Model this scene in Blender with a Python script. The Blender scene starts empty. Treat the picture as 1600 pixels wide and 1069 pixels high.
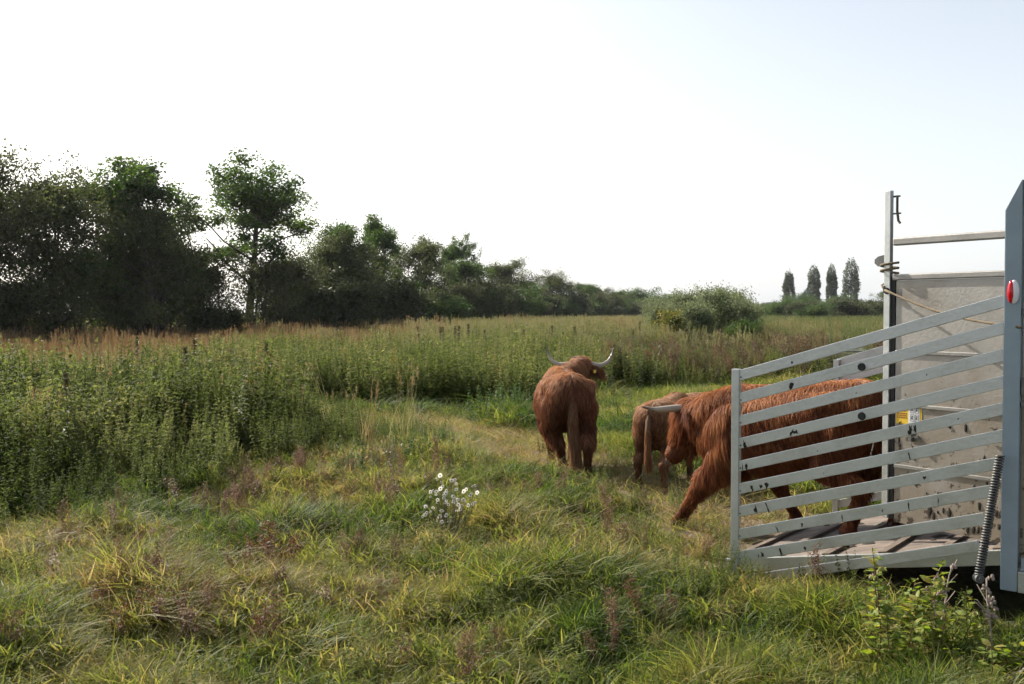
import bpy, bmesh, math, random
import numpy as np
from mathutils import Vector, Matrix, Euler
from mathutils.kdtree import KDTree

# ------------------------------------------------------------------ camera, sky, sun, exposure
sc = bpy.context.scene
C = sc.collection
rng = np.random.default_rng(7)
random.seed(7)
EYE = 1.87
cam_data = bpy.data.cameras.new("camera")
cam = bpy.data.objects.new("camera", cam_data)
C.objects.link(cam)
cam.location = (0, 0, EYE)
cam.rotation_euler = (math.radians(90 - 1.64), 0, 0)
cam_data.sensor_width = 36
cam_data.lens = 35
cam_data.clip_end = 6000
sc.camera = cam

SUN_AZ, SUN_EL = math.radians(-44), math.radians(35)
SUN = Vector((math.sin(SUN_AZ) * math.cos(SUN_EL), math.cos(SUN_AZ) * math.cos(SUN_EL), math.sin(SUN_EL)))
w = bpy.data.worlds.new("World")
sc.world = w
w.use_nodes = True
nt = w.node_tree
nt.nodes.clear()
o_ = nt.nodes.new("ShaderNodeOutputWorld")
bg = nt.nodes.new("ShaderNodeBackground")
sky = nt.nodes.new("ShaderNodeTexSky")
sky.sky_type = 'NISHITA'
sky.sun_disc = False
sky.sun_elevation = SUN_EL
sky.sun_rotation = SUN_AZ
sky.air_density = 1.0
sky.dust_density = 3.2
sky.ozone_density = 1.0
hs = nt.nodes.new("ShaderNodeHueSaturation")
hs.inputs["Saturation"].default_value = 0.68
nt.links.new(sky.outputs[0], hs.inputs["Color"])
nt.links.new(hs.outputs[0], bg.inputs["Color"])
bg.inputs["Strength"].default_value = 0.062
# milky haze of the lower sky and the wide bright aureole round the sun, just outside the frame
def wmath(op, a, b=None, clamp=False):
    m = nt.nodes.new("ShaderNodeMath"); m.operation = op; m.use_clamp = clamp
    for i, v in enumerate((a, b)):
        if v is None: continue
        if isinstance(v, (int, float)): m.inputs[i].default_value = v
        else: nt.links.new(v, m.inputs[i])
    return m.outputs[0]
wtc = nt.nodes.new("ShaderNodeTexCoord")
wsp = nt.nodes.new("ShaderNodeSeparateXYZ"); nt.links.new(wtc.outputs["Generated"], wsp.inputs[0])
wdot = nt.nodes.new("ShaderNodeVectorMath"); wdot.operation = 'DOT_PRODUCT'
nt.links.new(wtc.outputs["Generated"], wdot.inputs[0]); wdot.inputs[1].default_value = SUN
low = wmath('MULTIPLY', wmath('POWER', 2.718, wmath('MULTIPLY', wmath('MAXIMUM', wsp.outputs[2], 0.0), -2.2)), .38)
aur = wmath('MULTIPLY', wmath('POWER', wmath('MAXIMUM', wdot.outputs["Value"], 0.0), 6.0), .22)
bg2 = nt.nodes.new("ShaderNodeBackground"); bg2.inputs["Color"].default_value = (.95, 1.0, 1.06, 1)
nt.links.new(wmath('ADD', low, aur), bg2.inputs["Strength"])
adds = nt.nodes.new("ShaderNodeAddShader")
nt.links.new(bg.outputs[0], adds.inputs[0]); nt.links.new(bg2.outputs[0], adds.inputs[1])
nt.links.new(adds.outputs[0], o_.inputs["Surface"])

sl = bpy.data.lights.new("sun", 'SUN')
sl.energy = 5.0
sl.angle = math.radians(0.6)
sl.color = (1.0, 0.93, 0.82)
sun = bpy.data.objects.new("sun", sl)
C.objects.link(sun)
sun.rotation_euler = SUN.to_track_quat('Z', 'Y').to_euler()

sc.view_settings.view_transform = 'Standard'
sc.view_settings.look = 'None'
sc.view_settings.gamma = 1
sc.view_settings.use_curve_mapping = False
sc.view_settings.exposure = 0.93
sc.cycles.use_denoising = True
sc.cycles.use_adaptive_sampling = True
sc.cycles.adaptive_threshold = .03
sc.cycles.max_bounces = 5
sc.cycles.diffuse_bounces = 2
sc.cycles.glossy_bounces = 3
sc.cycles.transmission_bounces = 3
sc.cycles.transparent_max_bounces = 6
sc.cycles.volume_bounces = 0
sc.cycles.sample_clamp_indirect = 6
sc.cycles.use_fast_gi = False

ONES = 'first second third fourth fifth sixth seventh eighth ninth tenth eleventh twelfth thirteenth fourteenth fifteenth sixteenth seventeenth eighteenth nineteenth'.split()
def nth(i):
    if i < 20: return ONES[i - 1]
    t = {2: 'twent', 3: 'thirt', 4: 'fort', 5: 'fift', 6: 'sixt', 7: 'sevent'}[i // 10]
    return t + 'ieth' if i % 10 == 0 else t + 'y-' + ONES[i % 10 - 1]
# ------------------------------------------------------------------ helpers
def tag(o, label=None, cat=None, group=None, kind=None):
    if label: o["label"] = label
    if cat: o["category"] = cat
    if group: o["group"] = group
    if kind: o["kind"] = kind
    return o

def empty(name, loc=(0, 0, 0), rz=0.0, label=None, cat=None, group=None):
    o = bpy.data.objects.new(name, None)
    C.objects.link(o)
    o.location = loc
    o.rotation_euler = (0, 0, rz)
    o.empty_display_size = .1
    return tag(o, label, cat, group)

def link(o, parent=None):
    C.objects.link(o)
    if parent is not None: o.parent = parent
    return o

def raw_mesh(name, V, F3=None, F4=None, mat=None, smooth=False, face_attr=None):
    V = np.asarray(V, dtype=np.float32).reshape(-1, 3)
    F3 = np.zeros((0, 3), np.int32) if F3 is None else np.asarray(F3, np.int32).reshape(-1, 3)
    F4 = np.zeros((0, 4), np.int32) if F4 is None else np.asarray(F4, np.int32).reshape(-1, 4)
    me = bpy.data.meshes.new(name)
    me.vertices.add(len(V))
    me.vertices.foreach_set("co", V.ravel())
    nl = len(F3) * 3 + len(F4) * 4
    me.loops.add(nl)
    me.loops.foreach_set("vertex_index", np.concatenate([F3.ravel(), F4.ravel()]).astype(np.int32))
    me.polygons.add(len(F3) + len(F4))
    st = np.concatenate([np.arange(len(F3)) * 3, len(F3) * 3 + np.arange(len(F4)) * 4]).astype(np.int32)
    me.polygons.foreach_set("loop_start", st)
    if smooth:
        me.polygons.foreach_set("use_smooth", np.ones(len(st), bool))
    if face_attr is not None:
        for k, a in face_attr.items():
            at = me.attributes.new(k, 'FLOAT', 'FACE')
            at.data.foreach_set("value", np.asarray(a, np.float32))
    me.update(calc_edges=True)
    if mat: me.materials.append(mat)
    return me

class MB:
    """collects simple shapes of one part"""
    def __init__(s): s.V = []; s.F = []; s.n = 0
    def add(s, V, F):
        V = [tuple(v) for v in V]
        s.F += [tuple(i + s.n for i in f) for f in F]
        s.V += V; s.n += len(V)
    def box(s, c, size, R=None):
        hx, hy, hz = size[0] / 2, size[1] / 2, size[2] / 2
        vs = [Vector((x, y, z)) for z in (-hz, hz) for y in (-hy, hy) for x in (-hx, hx)]
        if R is not None: vs = [R @ v for v in vs]
        s.add([v + Vector(c) for v in vs], [(0, 2, 3, 1), (4, 5, 7, 6), (0, 1, 5, 4), (2, 6, 7, 3), (0, 4, 6, 2), (1, 3, 7, 5)])
    def beam(s, a, b, wid, hei, up=Vector((0, 0, 1))):
        """rectangular bar from a to b: wid is measured across, hei along up"""
        a, b = Vector(a), Vector(b)
        d = (b - a); L = d.length; d.normalize()
        side = d.cross(up).normalized()
        u = side.cross(d).normalized()
        R = Matrix((d, side, u)).transposed()
        s.box((a + b) / 2, (L, wid, hei), R)
    def tube(s, pts, radii, n=8, cap=True):
        pts = [Vector(p) for p in pts]
        if not hasattr(radii, "__len__"): radii = [radii] * len(pts)
        V = []; F = []
        ref = Vector((0.31, 0.17, 0.93))
        for i, p in enumerate(pts):
            d = (pts[min(i + 1, len(pts) - 1)] - pts[max(i - 1, 0)]).normalized()
            if abs(d.dot(ref)) > .97: ref = Vector((1, 0.1, 0))
            a = d.cross(ref).normalized(); b = d.cross(a)
            for k in range(n):
                t = 2 * math.pi * k / n
                V.append(p + (a * math.cos(t) + b * math.sin(t)) * radii[i])
        for i in range(len(pts) - 1):
            for k in range(n):
                k2 = (k + 1) % n
                F.append((i * n + k, i * n + k2, (i + 1) * n + k2, (i + 1) * n + k))
        if cap:
            F.append(tuple(reversed(range(n))))
            F.append(tuple((len(pts) - 1) * n + k for k in range(n)))
        s.add(V, F)
    def ellipsoid(s, c, r, R=None, nu=12, nv=8):
        V = []; F = []
        for j in range(nv + 1):
            ph = math.pi * j / nv
            for i in range(nu):
                t = 2 * math.pi * i / nu
                v = Vector((r[0] * math.sin(ph) * math.cos(t), r[1] * math.sin(ph) * math.sin(t), r[2] * math.cos(ph)))
                if R is not None: v = R @ v
                V.append(v + Vector(c))
        for j in range(nv):
            for i in range(nu):
                F.append((j * nu + i, (j + 1) * nu + i, (j + 1) * nu + (i + 1) % nu, j * nu + (i + 1) % nu))
        s.add(V, F)
    def build(s, name, mat, parent=None, smooth=False, bevel=0.0, weld=False):
        me = bpy.data.meshes.new(name)
        me.from_pydata(s.V, [], s.F)
        bm = bmesh.new(); bm.from_mesh(me)
        if weld: bmesh.ops.remove_doubles(bm, verts=bm.verts, dist=1e-5)
        bmesh.ops.recalc_face_normals(bm, faces=bm.faces)
        if bevel: bmesh.ops.bevel(bm, geom=list(bm.edges), offset=bevel, segments=2, affect='EDGES', profile=.6)
        bm.to_mesh(me); bm.free()
        me.materials.append(mat)
        if smooth:
            for p in me.polygons: p.use_smooth = True
        return link(bpy.data.objects.new(name, me), parent)

# value noise, vectorised
_perm = np.random.default_rng(3).random((256, 256))
def vnoise(x, y):
    x = np.asarray(x, float); y = np.asarray(y, float)
    xi = np.floor(x).astype(int); yi = np.floor(y).astype(int)
    fx = x - xi; fy = y - yi
    fx = fx * fx * (3 - 2 * fx); fy = fy * fy * (3 - 2 * fy)
    g = lambda a, b: _perm[a & 255, b & 255]
    return (g(xi, yi) * (1 - fx) + g(xi + 1, yi) * fx) * (1 - fy) + (g(xi, yi + 1) * (1 - fx) + g(xi + 1, yi + 1) * fx) * fy
def fbm(x, y, o=3):
    s = 0; a = 1; t = 0
    for k in range(o):
        s = s + a * vnoise(x * 2 ** k + 17.3 * k, y * 2 ** k + 9.1 * k); t += a; a *= .5
    return s / t
def sstep(a, b, x):
    t = np.clip((x - a) / (b - a), 0, 1)
    return t * t * (3 - 2 * t)
def in_poly(P, poly):
    x, y = P[:, 0], P[:, 1]
    ins = np.zeros(len(P), bool)
    n = len(poly)
    for i in range(n):
        x1, y1 = poly[i]; x2, y2 = poly[(i + 1) % n]
        c = ((y1 > y) != (y2 > y)) & (x < (x2 - x1) * (y - y1) / (y2 - y1 + 1e-12) + x1)
        ins ^= c
    return ins
def dist_path(x, y, pts):
    d = np.full(np.shape(x), 1e9)
    for (x1, y1), (x2, y2) in zip(pts[:-1], pts[1:]):
        vx, vy = x2 - x1, y2 - y1
        t = np.clip(((x - x1) * vx + (y - y1) * vy) / (vx * vx + vy * vy), 0, 1)
        d = np.minimum(d, np.hypot(x - x1 - t * vx, y - y1 - t * vy))
    return d

PATH = [(-9, 19.5), (-4.5, 19), (-1.9, 17.3), (-.2, 14.6), (.7, 12.6), (1.6, 10.8), (2.1, 9.0), (2.2, 7.6)]
def trodden(x, y):
    return 1 - sstep(.45, 1.25, dist_path(x, y, PATH) + (fbm(x * 1.3, y * 1.3) - .5) * .9)
def ground_z(x, y):
    x = np.asarray(x, float); y = np.asarray(y, float)
    near = 1 - sstep(26, 40, y)
    flat = 1 - .85 * trodden(x, y)
    z = (fbm(x * 1.1 + 5, y * 1.1) - .5) * .42 * near * flat
    z = z + (fbm(x * .35 + 31, y * .35 + 3, 2) - .5) * .16 * near * flat
    # flat under the trailer and the ramp
    d = dist_path(x, y, [(1.6, 7.4), (2.3, 7.9), (4.2, 6.2), (6.5, 4.5)])
    return z * sstep(.3, 1.6, d) - .01

# ------------------------------------------------------------------ air: thin even haze round the whole scene
hm = bpy.data.materials.new("haze"); hm.use_nodes = True
hn = hm.node_tree; hn.nodes.clear()
ho_ = hn.nodes.new("ShaderNodeOutputMaterial"); hv_ = hn.nodes.new("ShaderNodeVolumePrincipled")
hv_.inputs["Color"].default_value = (.90, .95, 1.0, 1); hv_.inputs["Density"].default_value = .00012; hv_.inputs["Anisotropy"].default_value = .3
hn.links.new(hv_.outputs[0], ho_.inputs["Volume"])
m_ = MB(); m_.box((50, 200, 7.0), (900, 700, 16.5)); hz_ = m_.build("haze", hm); tag(hz_, "thin bright autumn haze over the meadow", kind='stuff')

# ------------------------------------------------------------------ materials
def newmat(name):
    m = bpy.data.materials.new(name); m.use_nodes = True
    n = m.node_tree; n.nodes.clear()
    out = n.nodes.new("ShaderNodeOutputMaterial")
    return m, n, out
def ramp(n, fac, cols):
    r = n.nodes.new("ShaderNodeValToRGB")
    el = r.color_ramp.elements
    while len(el) < len(cols): el.new(.5)
    for e, (p, c) in zip(el, cols):
        e.position = p; e.color = (*c, 1)
    n.links.new(fac, r.inputs[0])
    return r.outputs[0]
def math_(n, op, a, b=None, clamp=False):
    m = n.nodes.new("ShaderNodeMath"); m.operation = op; m.use_clamp = clamp
    for i, v in enumerate((a, b)):
        if v is None: continue
        if isinstance(v, (int, float)): m.inputs[i].default_value = v
        else: n.links.new(v, m.inputs[i])
    return m.outputs[0]
def noise(n, scale, detail=3, coord="Object", rough=.55, vec=None):
    t = n.nodes.new("ShaderNodeTexNoise")
    t.inputs["Scale"].default_value = scale; t.inputs["Detail"].default_value = detail; t.inputs["Roughness"].default_value = rough
    if vec is None:
        tc = n.nodes.new("ShaderNodeTexCoord"); vec = tc.outputs[coord]
    n.links.new(vec, t.inputs["Vector"])
    return t.outputs["Fac"]
def attr(n, name, kind='GEOMETRY'):
    a = n.nodes.new("ShaderNodeAttribute"); a.attribute_name = name; a.attribute_type = kind
    return a.outputs["Fac"]
def bump(n, h, dist, strength=1.0):
    b = n.nodes.new("ShaderNodeBump"); b.inputs["Distance"].default_value = dist; b.inputs["Strength"].default_value = strength
    n.links.new(h, b.inputs["Height"])
    return b.outputs[0]

def leaf_mat(name, cols, trans=.42, spread=.35, inst=True, tcol=1.35, rough=.55, nscale=None, spec=.3):
    """thin leaf: cols is a ramp read at tint (per plant) + rnd (per leaf)"""
    m, n, out = newmat(name)
    r = math_(n, 'MULTIPLY', math_(n, 'SUBTRACT', attr(n, "rnd"), .5), spread)
    if inst: f = math_(n, 'ADD', r, attr(n, "tint", 'INSTANCER'), True)
    else:
        base = noise(n, nscale or .6, 3) if nscale else .5
        if nscale:
            base = math_(n, 'MULTIPLY', math_(n, 'SUBTRACT', base, .5), 2.2)
            base = math_(n, 'ADD', base, .5)
        f = math_(n, 'ADD', r, base, True)
    col = ramp(n, f, cols)
    p = n.nodes.new("ShaderNodeBsdfPrincipled")
    n.links.new(col, p.inputs["Base Color"])
    p.inputs["Roughness"].default_value = rough
    p.inputs["Specular IOR Level"].default_value = spec
    t = n.nodes.new("ShaderNodeBsdfTranslucent")
    hv = n.nodes.new("ShaderNodeHueSaturation")
    hv.inputs["Value"].default_value = tcol; hv.inputs["Saturation"].default_value = 1.15
    n.links.new(col, hv.inputs["Color"]); n.links.new(hv.outputs[0], t.inputs["Color"])
    mx = n.nodes.new("ShaderNodeMixShader"); mx.inputs[0].default_value = trans
    n.links.new(p.outputs[0], mx.inputs[1]); n.links.new(t.outputs[0], mx.inputs[2])
    n.links.new(mx.outputs[0], out.inputs["Surface"])
    return m

def simple(name, col, rough=.6, metal=0.0, nscale=None, var=.25, bumpd=0.0, spec=.5, stretch=None):
    m, n, out = newmat(name)
    p = n.nodes.new("ShaderNodeBsdfPrincipled")
    p.inputs["Roughness"].default_value = rough; p.inputs["Metallic"].default_value = metal
    p.inputs["Specular IOR Level"].default_value = spec
    p.inputs["Base Color"].default_value = (*col, 1)
    if nscale:
        vec = None
        if stretch:
            tc = n.nodes.new("ShaderNodeTexCoord"); mp = n.nodes.new("ShaderNodeMapping")
            mp.inputs["Scale"].default_value = stretch
            n.links.new(tc.outputs["Object"], mp.inputs["Vector"]); vec = mp.outputs[0]
        f = noise(n, nscale, 5, vec=vec)
        n.links.new(ramp(n, f, [(.3, tuple(c * (1 - var) for c in col)), (.7, tuple(min(1, c * (1 + var)) for c in col))]), p.inputs["Base Color"])
        if bumpd: n.links.new(bump(n, f, bumpd), p.inputs["Normal"])
    n.links.new(p.outputs[0], out.inputs["Surface"])
    return m

GREENS = [(0, (.04, .07, .016)), (.25, (.105, .14, .03)), (.5, (.21, .215, .06)), (.68, (.25, .20, .075)), (.82, (.31, .25, .13)), (1, (.15, .055, .03))]
M = {}
M['grass'] = leaf_mat('grass_blades', GREENS, .5, .5, tcol=1.5, rough=.6, spec=.2)
M['reed'] = leaf_mat('tall_grass_blades', [(0, (.07, .10, .03)), (.35, (.15, .165, .065)), (.6, (.24, .22, .11)), (.8, (.23, .165, .09)), (1, (.19, .12, .065))], .42, .4, tcol=1.35)
M['herb'] = leaf_mat('herb_leaves', [(0, (.045, .065, .018)), (.4, (.105, .13, .04)), (.65, (.18, .195, .07)), (.85, (.24, .23, .10)), (1, (.20, .11, .05))], .45, .5, tcol=1.4, rough=.75, spec=.12)
M['herb_stem'] = simple('herb_stems', (.10, .085, .045), .7)
M['dry'] = leaf_mat('dry_seed_heads', [(0, (.07, .08, .035)), (.4, (.12, .08, .05)), (.7, (.14, .075, .045)), (1, (.24, .14, .10))], .3, .5, tcol=1.1)
M['bark'] = simple('bark', (.055, .045, .035), .85, nscale=6, var=.4, bumpd=.02, stretch=(1, 1, .25))

# ground: soil and matted litter under the grass
def ground_mat():
    m, n, out = newmat('meadow_soil')
    p = n.nodes.new("ShaderNodeBsdfPrincipled"); p.inputs["Roughness"].default_value = .95; p.inputs["Specular IOR Level"].default_value = .1
    a = noise(n, 3.0, 6); b = noise(n, 28.0, 4)
    f = math_(n, 'ADD', math_(n, 'MULTIPLY', a, .6), math_(n, 'MULTIPLY', b, .4))
    green = ramp(n, f, [(.32, (.018, .022, .009)), (.5, (.04, .045, .018)), (.68, (.085, .075, .035))])
    soil = ramp(n, f, [(.30, (.10, .075, .048)), (.5, (.17, .135, .09)), (.68, (.25, .20, .135))])
    mx = n.nodes.new("ShaderNodeMix"); mx.data_type = 'RGBA'
    n.links.new(attr(n, "trodden"), mx.inputs["Factor"]); n.links.new(green, mx.inputs["A"]); n.links.new(soil, mx.inputs["B"])
    n.links.new(mx.outputs["Result"], p.inputs["Base Color"])
    n.links.new(bump(n, f, .05), p.inputs["Normal"])
    n.links.new(p.outputs[0], out.inputs["Surface"])
    return m

def uneven(lo, hi, near_lo, near_hi, step, grow=1.13):
    mid = list(np.arange(near_lo, near_hi + 1e-6, step))
    a = []; s = step; v = near_hi
    while v < hi: s *= grow; v += s; a.append(v)
    b = []; s = step; v = near_lo
    while v > lo: s *= grow; v -= s; b.append(v)
    return np.array(b[::-1] + mid + a)
gx = uneven(-2500, 2500, -9, 6, .14); gy = uneven(-60, 3500, 2.5, 22, .14)
XX, YY = np.meshgrid(gx, gy)
ZZ = ground_z(XX, YY)
nx, ny = len(gx), len(gy)
idx = np.arange(nx * ny).reshape(ny, nx)
Q = np.stack([idx[:-1, :-1], idx[:-1, 1:], idx[1:, 1:], idx[1:, :-1]], -1).reshape(-1, 4)
gm = raw_mesh("ground", np.stack([XX, YY, ZZ], -1).reshape(-1, 3), F4=Q, mat=ground_mat(), smooth=True)
at = gm.attributes.new("trodden", 'FLOAT', 'POINT'); at.data.foreach_set("value", trodden(XX, YY).ravel().astype(np.float32))
ground = link(bpy.data.objects.new("ground", gm)); tag(ground, "grassy meadow ground with a trodden earth path", kind='structure')
def gz(x, y): return float(ground_z(np.array([x]), np.array([y]))[0])

# pond glimpsed beyond the brown herbs
wm, n, out = newmat('pond_water')
p = n.nodes.new("ShaderNodeBsdfPrincipled"); p.inputs["Base Color"].default_value = (.05, .06, .055, 1); p.inputs["Roughness"].default_value = .08
n.links.new(bump(n, noise(n, 3, 3), .02), p.inputs["Normal"]); n.links.new(p.outputs[0], out.inputs["Surface"])
pv = [(17 + 5.0 * math.cos(t) * (1 + .15 * math.sin(3 * t)), 54 + 5.5 * math.sin(t), .03) for t in np.linspace(0, 2 * math.pi, 40, endpoint=False)]
pm = bpy.data.meshes.new("pond_water"); pm.from_pydata(pv, [], [tuple(range(40))]); pm.materials.append(wm)
tag(link(bpy.data.objects.new("pond_water", pm)), "small pale pond beyond the brown weeds", kind='structure')

# ------------------------------------------------------------------ plant sources
def blades(n, lo, hi, base_r, wid, droop, seed, lean=.5, seg=4, twist=True):
    r = np.random.default_rng(seed)
    az = r.random(n) * 2 * np.pi
    L = lo + (hi - lo) * r.random(n) ** 1.3
    br = base_r * np.sqrt(r.random(n)); ba = r.random(n) * 2 * np.pi
    bx, by = br * np.cos(ba), br * np.sin(ba)
    le = lean * (.25 + r.random(n)); dr = droop * (.3 + r.random(n) * 1.2)
    az2 = az + r.normal(0, .5, n)
    W = wid * (.6 + .8 * r.random(n))
    V = []
    ts = np.linspace(0, 1, seg + 1)
    for t in ts:
        ho = L * (le * t + dr * t * t * .8)
        zz = L * (t - .55 * dr * t ** 2.2) * .92
        x = bx + ho * (np.cos(az) * (1 - t) + np.cos(az2) * t); y = by + ho * (np.sin(az) * (1 - t) + np.sin(az2) * t)
        ww = W * (1 - t ** 2.2) * .5 + .0003
        sx, sy = -np.sin(az), np.cos(az)
        V.append(np.stack([x - sx * ww, y - sy * ww, zz], -1)); V.append(np.stack([x + sx * ww, y + sy * ww, zz + ww * .6], -1))
    V = np.stack(V, 1)  # n, 2(seg+1), 3
    k = 2 * (seg + 1)
    off = (np.arange(n) * k)[:, None]
    F = np.concatenate([off + np.array([2 * j, 2 * j + 1, 2 * j + 3, 2 * j + 2]) for j in range(seg)], 0)
    rnd = np.tile(r.random(n), seg)
    return V.reshape(-1, 3), F, rnd

def leaves(cen, axis, nrm, ln, wd):
    """kite leaves: cen = base point, axis = unit direction, nrm = rough normal"""
    side = np.cross(axis, nrm); side /= np.linalg.norm(side, axis=1)[:, None] + 1e-9
    nn = np.cross(side, axis)
    ln = np.asarray(ln)[:, None]; wd = np.asarray(wd)[:, None]
    V = np.stack([cen, cen + axis * ln * .45 + side * wd * .5 + nn * wd * .12, cen + axis * ln - nn * ln * .12, cen + axis * ln * .45 - side * wd * .5 + nn * wd * .12], 1)
    n = len(cen)
    F = (np.arange(n) * 4)[:, None] + np.arange(4)
    return V.reshape(-1, 3), F

def rand_dirs(r, n):
    v = r.normal(size=(n, 3)); return v / np.linalg.norm(v, axis=1)[:, None]

def stem_quads(P0, P1, wd):
    d = P1 - P0
    s = np.cross(d, np.array([.3, .9, .1])); s /= np.linalg.norm(s, axis=1)[:, None] + 1e-9
    s2 = np.cross(d, s); s2 /= np.linalg.norm(s2, axis=1)[:, None] + 1e-9
    V = []
    for q in (s, s2):
        V.append(np.stack([P0 - q * wd, P0 + q * wd, P1 + q * wd * .6, P1 - q * wd * .6], 1))
    V = np.concatenate(V, 0); n = len(V)
    return V.reshape(-1, 3), (np.arange(n) * 4)[:, None] + np.arange(4)

def join(parts):
    Vs, Fs, Rs, o = [], [], [], 0
    for V, F, R in parts:
        Vs.append(V); Fs.append(F + o); Rs.append(np.broadcast_to(R, (len(F),))); o += len(V)
    return np.concatenate(Vs), np.concatenate(Fs), np.concatenate(Rs)

def herb_plant(seed, h=1.2, nstem=4, pairs=13, leaf=.115, spread=.19, whorl=True, bare=.08):
    """upright nettle or mint like plant: several square stems with opposite leaves and tufted whorls"""
    r = np.random.default_rng(seed); parts = []
    for s in range(nstem):
        a = r.random() * 6.28; rr = spread * r.random()
        b = np.array([rr * math.cos(a), rr * math.sin(a), 0]); H = h * (.65 + .4 * r.random())
        tip = b + np.array([r.normal(0, .16), r.normal(0, .16), H])
        ts = np.linspace(0, 1, 7)
        pts = b + (tip - b) * ts[:, None] + np.array([math.cos(a), math.sin(a), 0]) * (np.sin(ts * 3) * .04)[:, None]
        V, F = stem_quads(pts[:-1], pts[1:], .0035); parts.append((V, F, np.full(len(F), .5)))
        t = np.linspace(bare, 1, pairs)
        for k in range(pairs):
            q = t[k] * 6; i = min(int(q), 5); c = pts[i] + (pts[i + 1] - pts[i]) * (q - i)
            ang = k * 1.57 + a
            size = leaf * (1.15 - .7 * t[k]) * (.8 + .4 * r.random())
            m = 2 if not whorl else 6
            cen = []; ax = []; ln = []
            for j in range(m):
                if j < 2: an = ang + j * math.pi + r.normal(0, .5); up = r.normal(.05, .45); l = size * r.uniform(.6, 1.25)
                else: an = ang + r.random() * 6.28; up = r.normal(.2, .7); l = size * r.uniform(.35, .7)
                v = np.array([math.cos(an), math.sin(an), up]); v /= np.linalg.norm(v)
                cen.append(c); ax.append(v); ln.append(l)
            cen = np.array(cen); ax = np.array(ax); ln = np.array(ln)
            V, F = leaves(cen, ax, np.tile([0, 0, 1.0], (m, 1)) + r.normal(0, .3, (m, 3)), ln, ln * .55)
            parts.append((V, F, np.clip(.25 + .55 * t[k] + r.normal(0, .15, len(F)), 0, 1)))
    return join(parts)

def reed_plant(seed, h=1.35, n=26, r0=.16, wid=.011, heads=5):
    V, F, R = blades(n, h * .55, h, r0, wid, .28, seed, lean=.14, seg=4)
    parts = [(V, F, R * .8)]
    r = np.random.default_rng(seed + 9)
    for k in range(heads):
        a = r.random() * 6.28; b = np.array([[r0 * math.cos(a) * .7, r0 * math.sin(a) * .7, 0]])
        t = b + np.array([[r.normal(0, .08), r.normal(0, .08), h * (.9 + .22 * r.random())]])
        V, F = stem_quads(b, t, .003); parts.append((V, F, np.full(len(F), .7)))
        m = 14
        cen = t + np.stack([np.zeros(m), np.zeros(m), -r.random(m) * .17], -1)
        ax = rand_dirs(r, m) * [.5, .5, .3] + [0, 0, .7]; ax /= np.linalg.norm(ax, axis=1)[:, None]
        V, F = leaves(cen, ax, rand_dirs(r, m), np.full(m, .06), np.full(m, .012)); parts.append((V, F, np.full(len(F), .95)))
    return join(parts)

def seedy_plant(seed, h=1.1):
    """brown over-blown weed with branching seed heads"""
    r = np.random.default_rng(seed); parts = []
    for s in range(4):
        a = r.random() * 6.28
        b = np.array([.12 * math.cos(a), .12 * math.sin(a), 0]) * r.random()
        tip = b + np.array([r.normal(0, .12), r.normal(0, .12), h * (.7 + .35 * r.random())])
        V, F = stem_quads(b[None], tip[None], .004); parts.append((V, F, np.full(len(F), .5)))
        for k in range(9):
            t = .3 + .7 * k / 8; c = b + (tip - b) * t; an = r.random() * 6.28
            e = c + np.array([math.cos(an) * .13, math.sin(an) * .13, .12]) * (1.2 - t * .6)
            V, F = stem_quads(c[None], e[None], .0022); parts.append((V, F, np.full(len(F), .5)))
            m = 12; cc = e + r.normal(0, .03, (m, 3)); ax = rand_dirs(r, m)
            V, F = leaves(cc, ax, rand_dirs(r, m), .02 + .03 * r.random(m), np.full(m, .016)); parts.append((V, F, np.clip(r.normal(.6, .3, m), 0, 1)))
            m = 3; ax = rand_dirs(r, m) * [1, 1, .4]; ax /= np.linalg.norm(ax, axis=1)[:, None]
            V, F = leaves(np.repeat(c[None], m, 0), ax, np.tile([0, 0, 1.], (m, 1)), np.full(m, .09), np.full(m, .028)); parts.append((V, F, np.full(m, .05)))
    return join(parts)

def source(colname, name, gens, mat):
    col = bpy.data.collections.new(colname)
    for i, (V, F, R) in enumerate(gens):
        me = raw_mesh(name, V, F4=F, mat=mat, face_attr={"rnd": R})
        col.objects.link(bpy.data.objects.new("%s_%02d" % (name, i), me))
    return col

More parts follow.
